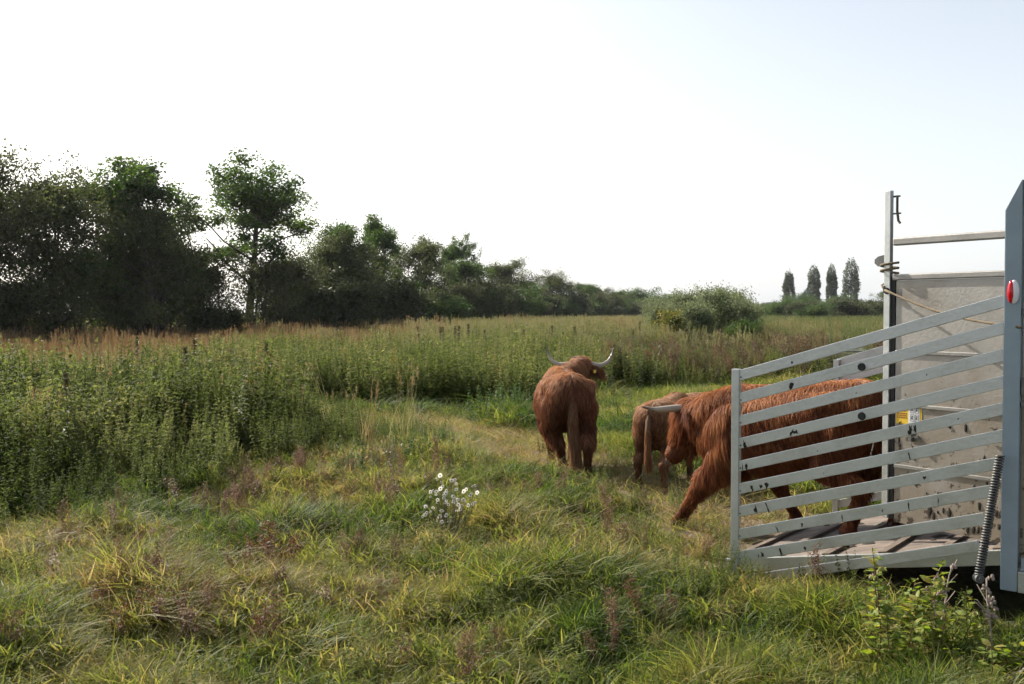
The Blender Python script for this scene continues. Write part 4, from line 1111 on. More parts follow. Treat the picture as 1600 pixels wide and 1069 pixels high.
def cow(name, mw, scale, feet, head, face, lat, hmats, label, horns=None, nh=42000, seed=1, tail=None, hair_w=.0017, tailmat=None, group=None, cat='cow', tag_ear=False, calf=False, ears_l=.19, neck_hair=.14, headk=1.0):
    """mw: body matrix (x forward, y left, z up). feet: four world foot points hl, hr, fl, fr. head: poll, face: unit direction to the muzzle, lat: unit to the animal's left"""
    r = np.random.default_rng(seed)
    root = empty(name, mw.translation, 0, label, cat, group)
    inv = mw.inverted(); S = scale
    loc = lambda p: np.array(inv @ Vector(p)) / S
    V, F = [], []
    c = lambda *a, **k: cap(V, F, *a, **k)
    # trunk
    c((-.60, 0, .86), (-.30, 0, .82), .265, .305, 1.0); c((-.35, 0, .79), (.15, 0, .755), .315, .34, 1.0)
    c((.05, 0, .765), (.42, 0, .79), .335, .30, .94); c((.35, 0, .80), (.58, 0, .78), .28, .23, .85)
    c((-.70, 0, .93), (.45, 0, 1.0), .15, .155); c((.35, 0, .985), (.62, 0, .95), .165, .17)
    c((-.52, .19, .98), (-.40, .21, .96), .075, .08); c((-.52, -.19, .98), (-.40, -.21, .96), .075, .08)
    c((-.74, 0, .99), (-.80, 0, .90), .085, .07); c((.45, 0, .62), (.62, 0, .66), .17, .14)
    hp_ = loc(head); fd = np.array(inv.to_3x3() @ Vector(face)); lt = np.array(inv.to_3x3() @ Vector(lat))
    fd /= np.linalg.norm(fd); lt = lt - fd * lt.dot(fd); lt /= np.linalg.norm(lt); upv = np.cross(fd, lt)
    if upv[2] < 0 and abs(fd[2]) < .8: upv = -upv
    hs_ = .86 if calf else headk
    nk = np.array([.55, 0, .86]); mid = (nk + hp_) / 2 + np.array([0, 0, -.02])
    c(nk, mid, .225, .175, .85); c(mid, hp_ - upv * .07 * hs_, .195, .145 * hs_, .85); c(nk - [0, 0, .12], mid - [0, 0, .09], .17, .13, .8)
    # head
    c(hp_ - upv * .05, hp_ + fd * .20 * hs_ - upv * .065, .120 * hs_, .100 * hs_); c(hp_ + fd * .16 * hs_ - upv * .06, hp_ + fd * .37 * hs_ - upv * .075, .092 * hs_, .073 * hs_)
    c(hp_ + fd * .38 * hs_ - upv * .08 + lt * .025, hp_ + fd * .40 * hs_ - upv * .08 - lt * .025, .068 * hs_, .068 * hs_)
    c(hp_ + fd * .05 - upv * .13, hp_ + fd * .30 * hs_ - upv * .13, .085 * hs_, .055 * hs_)
    legs = []
    for i, f in enumerate(feet):
        ft = loc(f); side = 1 if i % 2 == 0 else -1; hind = i < 2
        if hind:
            hip = np.array([-.50, .165 * side, .74]); dx = ft[0] + .52
            stf = np.array([-.40 + dx * .25, .19 * side, .52]); hock = np.array([-.66 + dx * .62, ft[1] * .55 + .17 * side * .45, .36]) ; fet = ft + [-.03, 0, .085]
            hock[2] = .34 + (ft[2]) * .5; hock[1] = (ft[1] + .17 * side) / 2
            c(hip, stf, .185, .12, .8); c(hip + [-.06, 0, -.03], (stf + hock) / 2 + [-.02, 0, .04], .155, .072, .8); c(stf, hock, .115, .054); c(hock, fet, .050, .040); c(fet, ft + [.0, 0, .045], .050, .055)
            legs.append((hock, ft))
        else:
            sh = np.array([.40, .165 * side, .72]); dx = ft[0] - .40
            el = np.array([.36 + dx * .28, .17 * side, .52]); kn = np.array([.385 + dx * .66, (ft[1] + .17 * side) / 2, .30 + ft[2] * .6]); fet = ft + [-.02 + (-.03 if dx > .2 else 0), 0, .085]
            c(sh, el, .175, .115, .8); c(el, kn, .098, .056); c(kn, fet, .049, .039); c(fet, ft + [.0, 0, .045], .048, .053)
            legs.append((kn, ft))
    me = bpy.data.meshes.new("body"); me.from_pydata([tuple(np.array(v) * S) for v in V], [], F)
    bm = bmesh.new(); bm.from_mesh(me); bmesh.ops.recalc_face_normals(bm, faces=bm.faces); bm.to_mesh(me); bm.free()
    tmp = bpy.data.objects.new("tmp", me); C.objects.link(tmp)
    rm = tmp.modifiers.new("r", 'REMESH'); rm.mode = 'VOXEL'; rm.voxel_size = .02 * S
    sm = tmp.modifiers.new("s", 'SMOOTH'); sm.factor = .6; sm.iterations = 9
    dg = bpy.context.evaluated_depsgraph_get()
    body_me = bpy.data.meshes.new_from_object(tmp.evaluated_get(dg)); bpy.data.objects.remove(tmp)
    body_me.name = "body"; body_me.materials.clear(); body_me.materials.append(M['skin_calf'] if calf else M['skin_red'])
    for p in body_me.polygons: p.use_smooth = True
    Rm = mw.to_3x3().to_4x4()
    body_me.transform(Rm)
    body = link(bpy.data.objects.new("body", body_me), root)
    W = lambda p: (Rm.to_3x3() @ Vector(np.array(p) * S))     # body frame to root frame
    # hair roots on the hide
    nf = len(body_me.polygons)
    cen = np.zeros(nf * 3); nor = np.zeros(nf * 3); ar = np.zeros(nf)
    body_me.polygons.foreach_get("center", cen); body_me.polygons.foreach_get("normal", nor); body_me.polygons.foreach_get("area", ar)
    cen = cen.reshape(-1, 3); nor = nor.reshape(-1, 3)
    pick = r.choice(nf, nh, p=ar / ar.sum()); R3 = np.array(Rm.to_3x3())
    P = cen[pick] + r.normal(0, .007 * S, (nh, 3)); Nn = nor[pick]
    P = P - Nn * (np.sum((P - cen[pick]) * Nn, 1))[:, None]
    Lp = (P @ R3) / S; Ln = Nn @ R3         # local body frame
    x, y, z = Lp.T
    hv = Lp - hp_; along = hv @ fd
    onhead = (np.linalg.norm(hv - np.clip(along, -.06, .42)[:, None] * fd, axis=1) < .19) & (x > .55) & (along > -.09)
    leg = (z < .47) & ~onhead
    # length
    Lh = np.full(nh, .065)
    Lh = np.where(Ln[:, 2] > .6, .095, Lh)
    Lh = np.where((z < .72) & ~leg, .075, Lh)
    Lh = np.where((x > .38) & ~onhead & ~leg, neck_hair, Lh)
    Lh = np.where((x < -.5) & ~leg, .085, Lh)
    Lh = np.where(leg, .028 + .05 * np.clip((z - .1) / .35, 0, 1), Lh)
    Lh = np.where(leg & (Ln[:, 0] < -.2), Lh + .03, Lh)
    Lh = np.where(onhead, .04, Lh)
    fore = onhead & (along < .12) & ((hv @ upv) > -.06)
    Lh = np.where(fore, .20 if not calf else .1, Lh)
    Lh = np.where(onhead & (along > .36), .018, Lh)
    if calf: Lh = Lh * .62
    Lh = Lh * (.7 + .5 * r.random(nh)) * S * 1.0
    # flow in the body frame
    flow = np.stack([-.35 - .0 * x, np.sign(y + 1e-4) * .55 * np.clip(Ln[:, 2], 0, 1), -1.0 + .0 * z], -1)
    flow[leg] = [-.12, 0, -1]
    flow = np.where((x > .38)[:, None] & ~leg[:, None], flow * [.7, 1, 1.2], flow)
    flow[onhead] = fd * 1.0 + np.array([0, 0, -.35])
    flow[fore] = fd * .95 + np.array([0, 0, -.2])
    # waves: clumped locks
    K = max(200, nh // 5)
    ck = r.choice(nh, K, replace=False)
    kd = KDTree(K)
    for i, q in enumerate(ck): kd.insert(P[q], i)
    kd.balance()
    near = np.array([kd.find(p)[1] for p in P])
    lock = ck[near]
    jit = r.normal(0, .16, (K, 3)); flow = flow + jit[near] + r.normal(0, .14, (nh, 3))
    flow = flow @ R3.T
    flow = flow - Nn * np.sum(flow * Nn, 1)[:, None]
    flow /= np.linalg.norm(flow, axis=1)[:, None] + 1e-6
    lift = (.30 + .25 * r.random(nh)); lift = np.where(leg, lift * .7, lift)
    npt = 5; pts = np.zeros((nh, npt, 3)); g = np.array([0, 0, -1.0])
    cpts = []
    for k in range(npt):
        t = k / (npt - 1)
        q = P + Nn * (Lh * lift * t * (1 - .55 * t))[:, None] + flow * (Lh * t * .92)[:, None] + g * (Lh * .30 * t * t)[:, None]
        pts[:, k] = q
    # gather tips of each lock
    for k in range(1, npt):
        t = k / (npt - 1); pts[:, k] = pts[:, k] * (1 - .30 * t) + pts[lock, k] * (.30 * t)
    tone = np.clip(.42 + .5 * (vn3(P * 5.0) - .5) + .42 * np.clip(Ln[:, 2], 0, 1) + r.normal(0, .16, K)[near] - .12 * (z < .6) - .22 * leg * (z < .2), 0, 1)  # hair lightened where the hide faces up: sunlit back painted into the tone
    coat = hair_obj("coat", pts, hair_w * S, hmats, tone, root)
    # hooves
    for kn, ft in legs:
        mb = MB()
        for sy in (-.024, .024):
            b = np.array(ft) + [0.015, sy, 0]
            mb.tube([W(b + [0, 0, -.004]), W(b + [-.008, 0, .03]), W(b + [-.018, 0, .06])], [.034 * S, .031 * S, .024 * S], 10)
        mb.build('hoof', M['hoof'], root, smooth=True)
    # ears
    for sd in (1, -1):
        b = hp_ + lt * sd * .095 * hs_ - upv * .045 + fd * .0; tip = b + lt * sd * ears_l * hs_ - upv * .06 - fd * .01
        mb = MB(); Vv = []
        for t, wdt in ((0, .025), (.25, .05), (.55, .06), (.8, .04), (1, .006)):
            c_ = b + (tip - b) * t
            for a in np.linspace(0, 2 * math.pi, 10, endpoint=False): Vv.append(W(c_ + upv * math.cos(a) * wdt * .9 + fd * math.sin(a) * .012))
        mb.add(Vv, [(j * 10 + i, j * 10 + (i + 1) % 10, (j + 1) * 10 + (i + 1) % 10, (j + 1) * 10 + i) for j in range(4) for i in range(10)] + [tuple(range(40, 50))])
        ear = mb.build('ear', M['skin_calf'] if calf else M['skin_red'], root, smooth=True)
        ne = 900; t = r.random(ne); bp = b + (tip - b) * t[:, None] + upv * (r.normal(0, .022, ne))[:, None] + fd * (r.choice([-1, 1], ne) * .011)[:, None]
        dn = (tip - b) / np.linalg.norm(tip - b) * .6 - np.array([0, 0, .9]) + r.normal(0, .25, (ne, 3)); dn /= np.linalg.norm(dn, axis=1)[:, None]
        ll = .09 * (.5 + r.random(ne)); pe = np.stack([bp + dn * (ll * q)[:, None] + np.array([0, 0, -.02]) * q * q for q in (0, .33, .66, 1)], 1)
        pe = (pe * S) @ R3.T
        hair_obj("ear_hair", pe, hair_w * S, hmats, np.clip(r.normal(.45, .15, ne), 0, 1), ear)
        if tag_ear and sd == tag_ear:
            mb = MB(); q = b + (tip - b) * .5 - upv * .045 - fd * .03; RM = Matrix((W(lt) / S, W(fd) / S, W(upv) / S)).transposed()
            mb.box(W(q), (.034, .006, .045), RM); mb.build('ear_tag', M['yellow'], ear)
    # eyes and muzzle
    for sd in (1, -1):
        mb = MB(); mb.ellipsoid(W(hp_ + fd * .13 * hs_ + lt * sd * .098 * hs_ - upv * .045), (.019 * S,) * 3); mb.build('eye', M['eye'], root, smooth=True)
    mb = MB(); mb.ellipsoid(W(hp_ + fd * .435 * hs_ - upv * .078), (.05 * S, .05 * S, .036 * S)); mz = mb.build('muzzle', M['nose'], root, smooth=True)
    for sd in (1, -1):
        mb = MB(); mb.ellipsoid(W(hp_ + fd * .478 * hs_ - upv * .07 + lt * sd * .028), (.009 * S,) * 3, None, 8, 6); mb.build('nostril', M['eye'], mz)
    # horns: (out, up, forward) offsets
    if horns:
        for sd in (1, -1):
            base = hp_ + lt * sd * .06 - upv * .0
            key = [Vector(W(base + lt * sd * a + upv * b + fd * f)) for a, b, f in horns]
            fine = []
            n_ = len(key)
            for i in range(n_ - 1):
                p0 = key[max(i - 1, 0)]; p1 = key[i]; p2 = key[i + 1]; p3 = key[min(i + 2, n_ - 1)]
                for q in range(6):
                    t = q / 6; fine.append(.5 * ((2 * p1) + (p2 - p0) * t + (2 * p0 - 5 * p1 + 4 * p2 - p3) * t * t + (3 * p1 - p0 - 3 * p2 + p3) * t ** 3))
            fine.append(key[-1])
            nn_ = len(fine); mb = MB(); mb.tube(fine, [.036 * S * (1 - (i / (nn_ - 1)) ** 1.6 * .88) for i in range(nn_)], 12)
            ho = mb.build('horn', M['horn'], root, smooth=True)
            a_ = ho.data.attributes.new("along", 'FLOAT', 'POINT'); a_.data.foreach_set("value", np.repeat(np.linspace(0, 1, nn_), 12).astype(np.float32))
    # tail
    if tail:
        key = [np.array(k) for k in tail]
        mb = MB(); mb.tube([W(k) for k in key], [.034 * S, .034 * S, .030 * S, .026 * S, .02 * S, .012 * S][:len(key)], 8); tl = mb.build('tail', M['skin_calf'] if calf else M['skin_red'], root, smooth=True)
        nt_ = 5200; s = r.random(nt_) ** .8 * (len(key) - 1.001); i = s.astype(int); f = (s - i)[:, None]; ka = np.array(key)
        bp = ka[i] * (1 - f) + ka[i + 1] * f; u = s / (len(key) - 1); rad = (.018 if calf else .026) + .010 * np.sin(u * 3)
        an = r.random(nt_) * 6.283; bp = bp + np.stack([np.cos(an) * rad * .8, np.sin(an) * rad, 0 * an], -1)
        ll = (.10 + .26 * u) * (.6 if calf else 1) * (.6 + .5 * r.random(nt_)); ll = np.minimum(ll, bp[:, 2] - .10)
        ll = np.maximum(ll, .03)
        out_ = np.stack([np.cos(an) * .10, np.sin(an) * .13, 0 * an - 1], -1) + r.normal(0, .06, (nt_, 3))
        pe = np.stack([bp + out_ * (ll * q)[:, None] - np.stack([np.cos(an) * .04, np.sin(an) * .10, 0 * an], -1) * (ll * q * q)[:, None] for q in (0, .25, .5, .75, 1)], 1)
        pe = (pe * S) @ R3.T
        hair_obj("tail_hair", pe, hair_w * 1.15 * S, tailmat or hmats, np.clip(r.normal(.5, .2, nt_), 0, 1), tl)
    return root

def vn3(p):
    return (vnoise(p[:, 0] * 1.3 + 11, p[:, 1] * 1.3 + p[:, 2]) + vnoise(p[:, 1] * 1.7 + 5, p[:, 2] * 1.7 + p[:, 0] * .6)) / 2

def hair_obj(name, pts, width, mat, tone, parent):
    n, k, _ = pts.shape
    hc = bpy.data.hair_curves.new(name)
    hc.add_curves([k] * n)
    hc.position_data.foreach_set("vector", pts.astype(np.float32).ravel())
    rad = np.tile(np.array([1.0, .95, .8, .55, .12])[-k:] if k == 5 else np.linspace(1, .15, k), n) * width
    a = hc.attributes.get('radius') or hc.attributes.new('radius', 'FLOAT', 'POINT')
    a.data.foreach_set("value", rad.astype(np.float32))
    t = hc.attributes.new('tone', 'FLOAT', 'CURVE'); t.data.foreach_set("value", np.asarray(tone, np.float32))
    hc.materials.append(mat)
    o = link(bpy.data.objects.new(name, hc), parent); o["kind"] = 'stuff'
    return o

def bodym(x, y, z, deg, pitch=0):
    return Matrix.Translation((x, y, z)) @ Matrix.Rotation(math.radians(deg), 4, 'Z') @ Matrix.Rotation(math.radians(pitch), 4, 'Y')
def gp(x, y, dz=0.0): return (x, y, gz(x, y) + dz)
def rampz(x, y):
    t = (Vector((x, y, 0)) - Vector((A.x, A.y, 0))).dot(U)
    return A.z + RISE * t / RL + .001
HORN_UP = [(0, 0, 0), (.10, -.005, .01), (.21, .0, .03), (.30, .07, .05), (.345, .16, .05), (.37, .25, .03)]
GC = "highland cattle let out of the trailer"
# 1: cow walking away, seen from behind
g1 = gz(.62, 12.0)
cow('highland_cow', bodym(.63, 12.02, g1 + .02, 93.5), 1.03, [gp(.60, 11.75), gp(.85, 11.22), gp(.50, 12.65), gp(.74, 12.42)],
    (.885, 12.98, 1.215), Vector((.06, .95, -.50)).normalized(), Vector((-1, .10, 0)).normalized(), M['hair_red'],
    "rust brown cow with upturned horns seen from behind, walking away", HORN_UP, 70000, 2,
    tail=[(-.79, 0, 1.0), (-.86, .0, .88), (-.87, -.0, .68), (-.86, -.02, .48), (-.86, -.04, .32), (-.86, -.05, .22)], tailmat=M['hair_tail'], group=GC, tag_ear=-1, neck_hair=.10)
# 2: dun calf
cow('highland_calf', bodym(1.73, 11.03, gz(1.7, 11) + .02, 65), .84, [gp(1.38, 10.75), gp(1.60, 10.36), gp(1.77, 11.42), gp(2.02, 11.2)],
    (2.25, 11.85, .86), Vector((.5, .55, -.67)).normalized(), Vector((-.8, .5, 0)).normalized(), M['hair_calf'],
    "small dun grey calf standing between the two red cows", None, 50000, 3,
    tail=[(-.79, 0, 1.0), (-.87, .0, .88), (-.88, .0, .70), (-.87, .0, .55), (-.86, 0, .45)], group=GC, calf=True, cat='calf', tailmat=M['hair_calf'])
# 3: cow stepping down the ramp
fh = Vector((-.70, .71, 0))
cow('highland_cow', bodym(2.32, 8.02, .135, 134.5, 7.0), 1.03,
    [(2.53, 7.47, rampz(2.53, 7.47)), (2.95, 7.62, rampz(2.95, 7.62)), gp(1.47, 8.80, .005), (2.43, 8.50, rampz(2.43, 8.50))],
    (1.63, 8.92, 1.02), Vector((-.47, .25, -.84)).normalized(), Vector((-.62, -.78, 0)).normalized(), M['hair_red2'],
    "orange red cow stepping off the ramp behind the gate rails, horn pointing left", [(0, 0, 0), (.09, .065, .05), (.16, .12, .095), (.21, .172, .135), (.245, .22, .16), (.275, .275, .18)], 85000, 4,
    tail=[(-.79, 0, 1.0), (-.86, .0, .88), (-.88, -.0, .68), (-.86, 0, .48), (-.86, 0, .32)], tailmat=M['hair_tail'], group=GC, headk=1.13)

# ------------------------------------------------------------------ single plants in the foreground
M['sprig'] = leaf_mat('young_bramble_leaves', [(0, (.06, .11, .02)), (.4, (.17, .235, .04)), (.8, (.27, .29, .06)), (1, (.28, .22, .07))], .5, .6, inst=False, tcol=1.4, nscale=3)
M['redstem'] = simple('red_brown_stem', (.12, .04, .03), .6)
M['drystem'] = simple('dry_grey_stalk', (.30, .24, .20), .9, nscale=30, var=.3)
M['red'] = leaf_mat('red_dock_leaves', [(0, (.07, .035, .02)), (.5, (.13, .042, .03)), (1, (.20, .085, .045))], .35, .7, inst=False, nscale=4)
M['petal'] = leaf_mat('white_seed_fluff', [(0, (.7, .68, .62)), (1, (.82, .80, .75))], .55, .4, inst=False, tcol=1.1)
M['disc'] = simple('dark_flower_centre', (.10, .07, .03), .9)

# one serrated leaf, shared
lv = [(0, 0, 0)]; nl = 7
for i in range(nl):
    t = (i + .5) / nl; wv = .30 * math.sin(math.pi * t ** .8) * (1 if i % 2 else .82); lv.append((t, wv, .05 * wv + .06 * math.sin(t * 3)))
lv.append((1, 0, -.06))
for i in reversed(range(nl)):
    t = (i + .5) / nl; wv = .30 * math.sin(math.pi * t ** .8) * (1 if i % 2 else .82); lv.append((t, -wv, .05 * wv + .06 * math.sin(t * 3)))
mid = [((i + .5) / nl, 0, -.02 + .06 * math.sin((i + .5) / nl * 3)) for i in range(nl)]
Vl = lv + mid; k0 = len(lv); Fl = []
for i in range(nl):
    a, b = i + 1, i + 2 if i < nl - 1 else nl + 1
    Fl.append((k0 + i, a, b) if i == nl - 1 else (k0 + i, a, b, k0 + i + 1))
    a2, b2 = 2 * nl + 1 - i, 2 * nl - i if i < nl - 1 else nl + 1
    Fl.append((k0 + i, b2, a2) if i == nl - 1 else (k0 + i, k0 + i + 1, b2, a2))
Fl += [(0, 1, k0), (0, k0, 2 * nl + 1)]
leaf_me = []
for q in range(4):
    me = bpy.data.meshes.new("leaf"); me.from_pydata(Vl, [], Fl); me.materials.append(M['sprig'])
    at = me.attributes.new("rnd", 'FLOAT', 'FACE'); at.data.foreach_set("value", np.full(len(Fl), q / 3, np.float32)); leaf_me.append(me)

def leafy(name, x, y, h, nst, label, rs, size=.06, lean=(.0, .0), cat='plant', top=0.0, group=None):
    t = empty(name, (x, y, gz(x, y)), 0, label, cat, group)
    for s in range(nst):
        a = rs.uniform(0, 6.28); b = Vector((math.cos(a), math.sin(a), 0)) * rs.uniform(0, .12)
        tip = b * 1.3 + Vector((rs.gauss(lean[0], .09), rs.gauss(lean[1], .06), h * (1 if s == 0 else rs.uniform(.5, .88))))
        pts = [b + (tip - b) * q + Vector((math.sin(q * 4 + s), math.cos(q * 3 + s), 0)) * .015 for q in np.linspace(0, 1, 8)]
        m = MB(); m.tube(pts, [.0042 * (1 - .6 * q / 7) for q in range(8)], 5); m.build('stem', M['redstem'], t)
        nleaf = int(16 * h / .5)
        for k in range(nleaf):
            q = .18 + .82 * k / nleaf; c = b + (tip - b) * q
            for j in range(2):
                an = k * 2.1 + j * 3.14 + rs.uniform(-.4, .4); up = rs.uniform(-.25, .55)
                d = Vector((math.cos(an), math.sin(an), up)).normalized(); sd = d.cross(Z).normalized(); nn = sd.cross(d)
                L = size * (1.15 - .5 * q) * rs.uniform(.7, 1.2)
                o = bpy.data.objects.new("leaf", rs.choice(leaf_me)); C.objects.link(o); o.parent = t
                o.matrix_local = Matrix.Translation(c + d * .008) @ (Matrix((d, sd, nn)).transposed().to_4x4()) @ Matrix.Rotation(rs.gauss(0, .4), 4, 'X') @ Matrix.Diagonal((L, L, L, 1))
    return t
rs = random.Random(12)
leafy('bramble_shoot', 2.05, 5.28, .58, 6, "tallest yellow green leafy shoot with red stems below the ramp", rs, .085)
leafy('bramble_shoot', 2.20, 5.05, .42, 6, "bushy leafy shoot right in front of the tallest one", rs, .075)
leafy('bramble_shoot', 1.92, 5.0, .42, 4, "leafy shoot left of the tallest one near the bottom edge", rs, .075)
leafy('bramble_shoot', 2.42, 5.3, .38, 3, "leafy shoot with browning top right of the tallest one", rs, .08)
leafy('bramble_shoot', 2.52, 4.98, .30, 4, "low leafy shoot at the bottom right beneath the dry stalk", rs, .08)
leafy('bramble_shoot', 2.25, 4.80, .28, 4, "low leafy shoot at the very bottom edge", rs, .08)

def stalk(x, y, h, label, rs, heads=9, dx=0.0):
    t = empty('dry_stalk', (x, y, gz(x, y)), 0, label, 'plant')
    pts = [Vector((dx * q + .012 * math.sin(q * 6), .01 * math.cos(q * 5), h * q)) for q in np.linspace(0, 1, 9)]
    m = MB(); m.tube(pts, [.007 * (1 - .5 * i / 8) for i in range(9)], 6)
    for k in range(5):
        q = rs.uniform(.45, .95); c = pts[int(q * 8)]; e = c + Vector((rs.uniform(-.07, .07), rs.uniform(-.05, .05), rs.uniform(.03, .09)))
        m.tube([c, e], .003, 4)
    m.build('stem', M['drystem'], t)
    for k in range(heads):
        q = 1 - .38 * (k / heads) ** .7; c = pts[min(8, int(q * 8))] + Vector((rs.gauss(0, .016), rs.gauss(0, .012), rs.gauss(0, .012)))
        m = MB()
        for j in range(4): m.ellipsoid(c + Vector((rs.gauss(0, .008), rs.gauss(0, .008), rs.gauss(0, .008))), (rs.uniform(.006, .012), rs.uniform(.005, .01), rs.uniform(.007, .013)), None, 6, 4)
        m.build('seed_head', M['drystem'], t)
    return t
stalk(2.50, 5.15, .50, "thick dry knobbly stalk standing right of the leafy shoots", rs, 14, -.02)
stalk(2.34, 5.5, .40, "thin dry stalk between leafy shoots and the trailer spring", rs, 7, .03)
stalk(1.97, 5.35, .44, "dry stalk just left of the tallest leafy shoot", rs, 8, .02)
stalk(2.40, 5.6, .44, "leaning dry straw before the dark gap below the ramp", rs, 4, .10)
for i, (x0, y0, x1, y1) in enumerate([(2.35, 4.75, 2.95, 5.15), (2.55, 4.70, 2.78, 5.05)]):
    m = MB(); m.tube([(x0, y0, gz(x0, y0) + .05), ((x0 + x1) / 2, (y0 + y1) / 2, .16), (x1, y1, .26)], [.006, .005, .003], 6)
    tag(m.build('fallen_twig', M['drystem'], None), ["long pale twig slanting up at the bottom right corner", "short pale twig crossing under the long one at the bottom right"][i], 'twig')

# white fluffy asters
ax0, ay0 = -.55, 8.45
t = empty('aster_plant', (ax0, ay0, gz(ax0, ay0)), 0, "clump of white fluffy gone-over asters in the grass", 'plant')
fl = [(687 + random.gauss(14, 22), 744 + abs(random.gauss(34, 18))) for _ in range(22)] + [(687, 744), (682, 750), (689, 755), (672, 770), (676, 768), (672, 778), (697, 768), (694, 774), (693, 780), (697, 785), (712, 757), (705, 752), (724, 769), (728, 766), (738, 761), (742, 760), (735, 775), (682, 787), (676, 795), (672, 802), (666, 803), (660, 809), (664, 806), (716, 790), (721, 792), (719, 797), (731, 791), (738, 789), (742, 787), (697, 807), (704, 812), (706, 816), (690, 817), (745, 771), (700, 790)]
rr = random.Random(3)
m = MB()
for px, py in fl:
    yd = ay0 + rr.uniform(-.12, .12) ; fx = (px - 800) / F_ * yd; fz = EYE - (py - 490) / F_ * yd
    c = Vector((fx - ax0, yd - ay0, fz - gz(ax0, ay0)))
    m.tube([Vector((c.x * .3, c.y * .3, 0)), Vector((c.x * .8, c.y * .8, c.z * .6)), c - Vector((0, 0, .006))], [.003, .0022, .0016], 4, False)
    fm = MB(); rf = .0205 * rr.uniform(.5, 1.15); d = Vector((rr.gauss(0, .6), -1, rr.gauss(.5, .6))).normalized(); s1 = d.cross(Z).normalized(); s2 = s1.cross(d)
    V = []; Fq = []; npet = 26
    for j in range(npet):
        a = 6.283 * j / npet + rr.uniform(-.1, .1); q = rf * rr.uniform(.8, 1.1); dr = s1 * math.cos(a) + s2 * math.sin(a); ds = s1 * -math.sin(a) + s2 * math.cos(a)
        o = len(V); V += [c + dr * rf * .22 - ds * .001, c + dr * q * .7 + d * .004 - ds * .0034, c + dr * q + d * rr.uniform(-.003, .006), c + dr * q * .7 + d * .004 + ds * .0034]; Fq.append((o, o + 1, o + 2, o + 3))
    fm.add(V, Fq)
    fo = fm.build('flower', M['petal'], t)
    at = fo.data.attributes.new("rnd", 'FLOAT', 'FACE'); at.data.foreach_set("value", np.random.default_rng(1).random(len(fo.data.polygons)).astype(np.float32))
    dm = MB(); dm.ellipsoid(c + d * .002, (.0055, .0055, .0055), None, 8, 6); dm.build('disc', M['disc'], fo, smooth=True)
m.build('stem', M['herb_stem'], t)
V, F, R = herb_plant(901, .36, 7, 12, .05, .2)
o = link(bpy.data.objects.new('leaves', raw_mesh('leaves', V, F4=F, mat=leaf_mat('aster_leaves', [(0, (.06, .09, .03)), (1, (.16, .19, .07))], .4, .5, inst=False), face_attr={"rnd": R})), t)

# generic single plants as one mesh each
def single(name, V, F, R, mat, x, y, s, label, cat='plant', group=None, rz=0.0):
    o = link(bpy.data.objects.new(name, raw_mesh(name, V, F4=F, mat=mat, face_attr={"rnd": R})))
    o.location = (x, y, gz(x, y) - .02); o.scale = (s, s, s); o.rotation_euler = (0, 0, rz)
    return tag(o, label, cat, group)
def g2(px, py, z=0.0):
    """ground point seen at a place of the photograph, used for laying the plants out"""
    d = (EYE - z) * F_ / (py - 490); return (px - 800) / F_ * d, d
M['tuss'] = leaf_mat('tussock_blades', GREENS, .45, .45, inst=False, tcol=1.5, nscale=1.4, rough=.6, spec=.2)
M['tussdark'] = leaf_mat('dark_tussock_blades', [(0, (.05, .07, .02)), (.5, (.10, .09, .035)), (1, (.16, .09, .045))], .4, .5, inst=False, nscale=2)
for i, (px, py, s, dark, lab) in enumerate([
    (762, 742, .6, 1, "dark reddish tussock left of the big cow's hind legs"), (870, 770, .62, 0, "green tussock in front of the big cow's tail"), (800, 930, 1.0, 0, "large green tussock in the centre foreground"),
    (600, 790, .8, 0, "yellow green tussock left of the white flowers"), (560, 905, .85, 0, "broad tussock left of the centre foreground"), (330, 870, .85, 0, "tussock left of the red dock patch"), (120, 900, .9, 0, "tussock at the left edge of the grass"),
    (1010, 900, .8, 0, "low green tussock right of the centre foreground"), (1240, 985, .75, 0, "dark green tussock just below the gate foot"), (700, 1020, .9, 0, "lush tussock at the bottom centre"), (450, 1010, .9, 0, "lush tussock at the bottom left of centre"),
    (1110, 870, .6, 0, "tussock just left of the gate foot"), (960, 800, .42, 0, "small bright tuft beside the big cow's shadow"), (1110, 960, .75, 0, "tussock below and left of the gate foot"), (1320, 930, .55, 0, "small tuft under the lowest rail"), (220, 970, .8, 1, "dark brown tussock in the lower left corner")]):
    x, y = g2(px, py)
    V, F, R = blades(230, .12, .36, .20, .0095, .9, 1000 + i, lean=.6, seg=4)
    single('grass_tussock', V, F, R, M['tussdark'] if dark else M['tuss'], x, y, s, lab, 'grass tussock', "larger tussocks in the foreground grass", i)
for i, (px, py, s, lab) in enumerate([(418, 862, .5, "red dock at the centre of the red patch, left foreground"), (390, 880, .4, "red dock at the left of the red patch"), (447, 872, .42, "red dock at the right of the red patch"), (278, 985, .3, "small crimson plant low on the left"), (180, 1010, .32, "dark red plant in the lower left corner"), (235, 1000, .34, "dark red plant beside the one in the lower left corner"),
                                    (150, 985, .3, "dark red plant furthest left in the grass"), (395, 1000, .28, "brown red plant low on the left of centre"), (1240, 985, .2, "reddish weed below the gate foot")]):
    x, y = g2(px, py)
    V, F, R = seedy_plant(1100 + i, 1.0)
    single('red_dock', V, F, R, M['red'], x, y, s * .85, lab, 'plant', "red dock plants in the grass", i)
for i, (px, d, h, lab) in enumerate([(1008, 27.5, .8, "low crimson bush right of the cow's horn"), (985, 28.5, .6, "low red brown bush nearest the cow's horn")]):
    V, F, R = join([(lambda a: (a[0] + np.array([math.cos(k) * .45 * (k % 3) * .5, math.sin(k) * .4, 0]) , a[1], a[2]))(seedy_plant(1200 + i * 10 + k, 1.0)) for k in range(7)])
    single('red_bush', V, F, R, M['red'], (px - 800) / F_ * d, d, h, lab, 'bush')
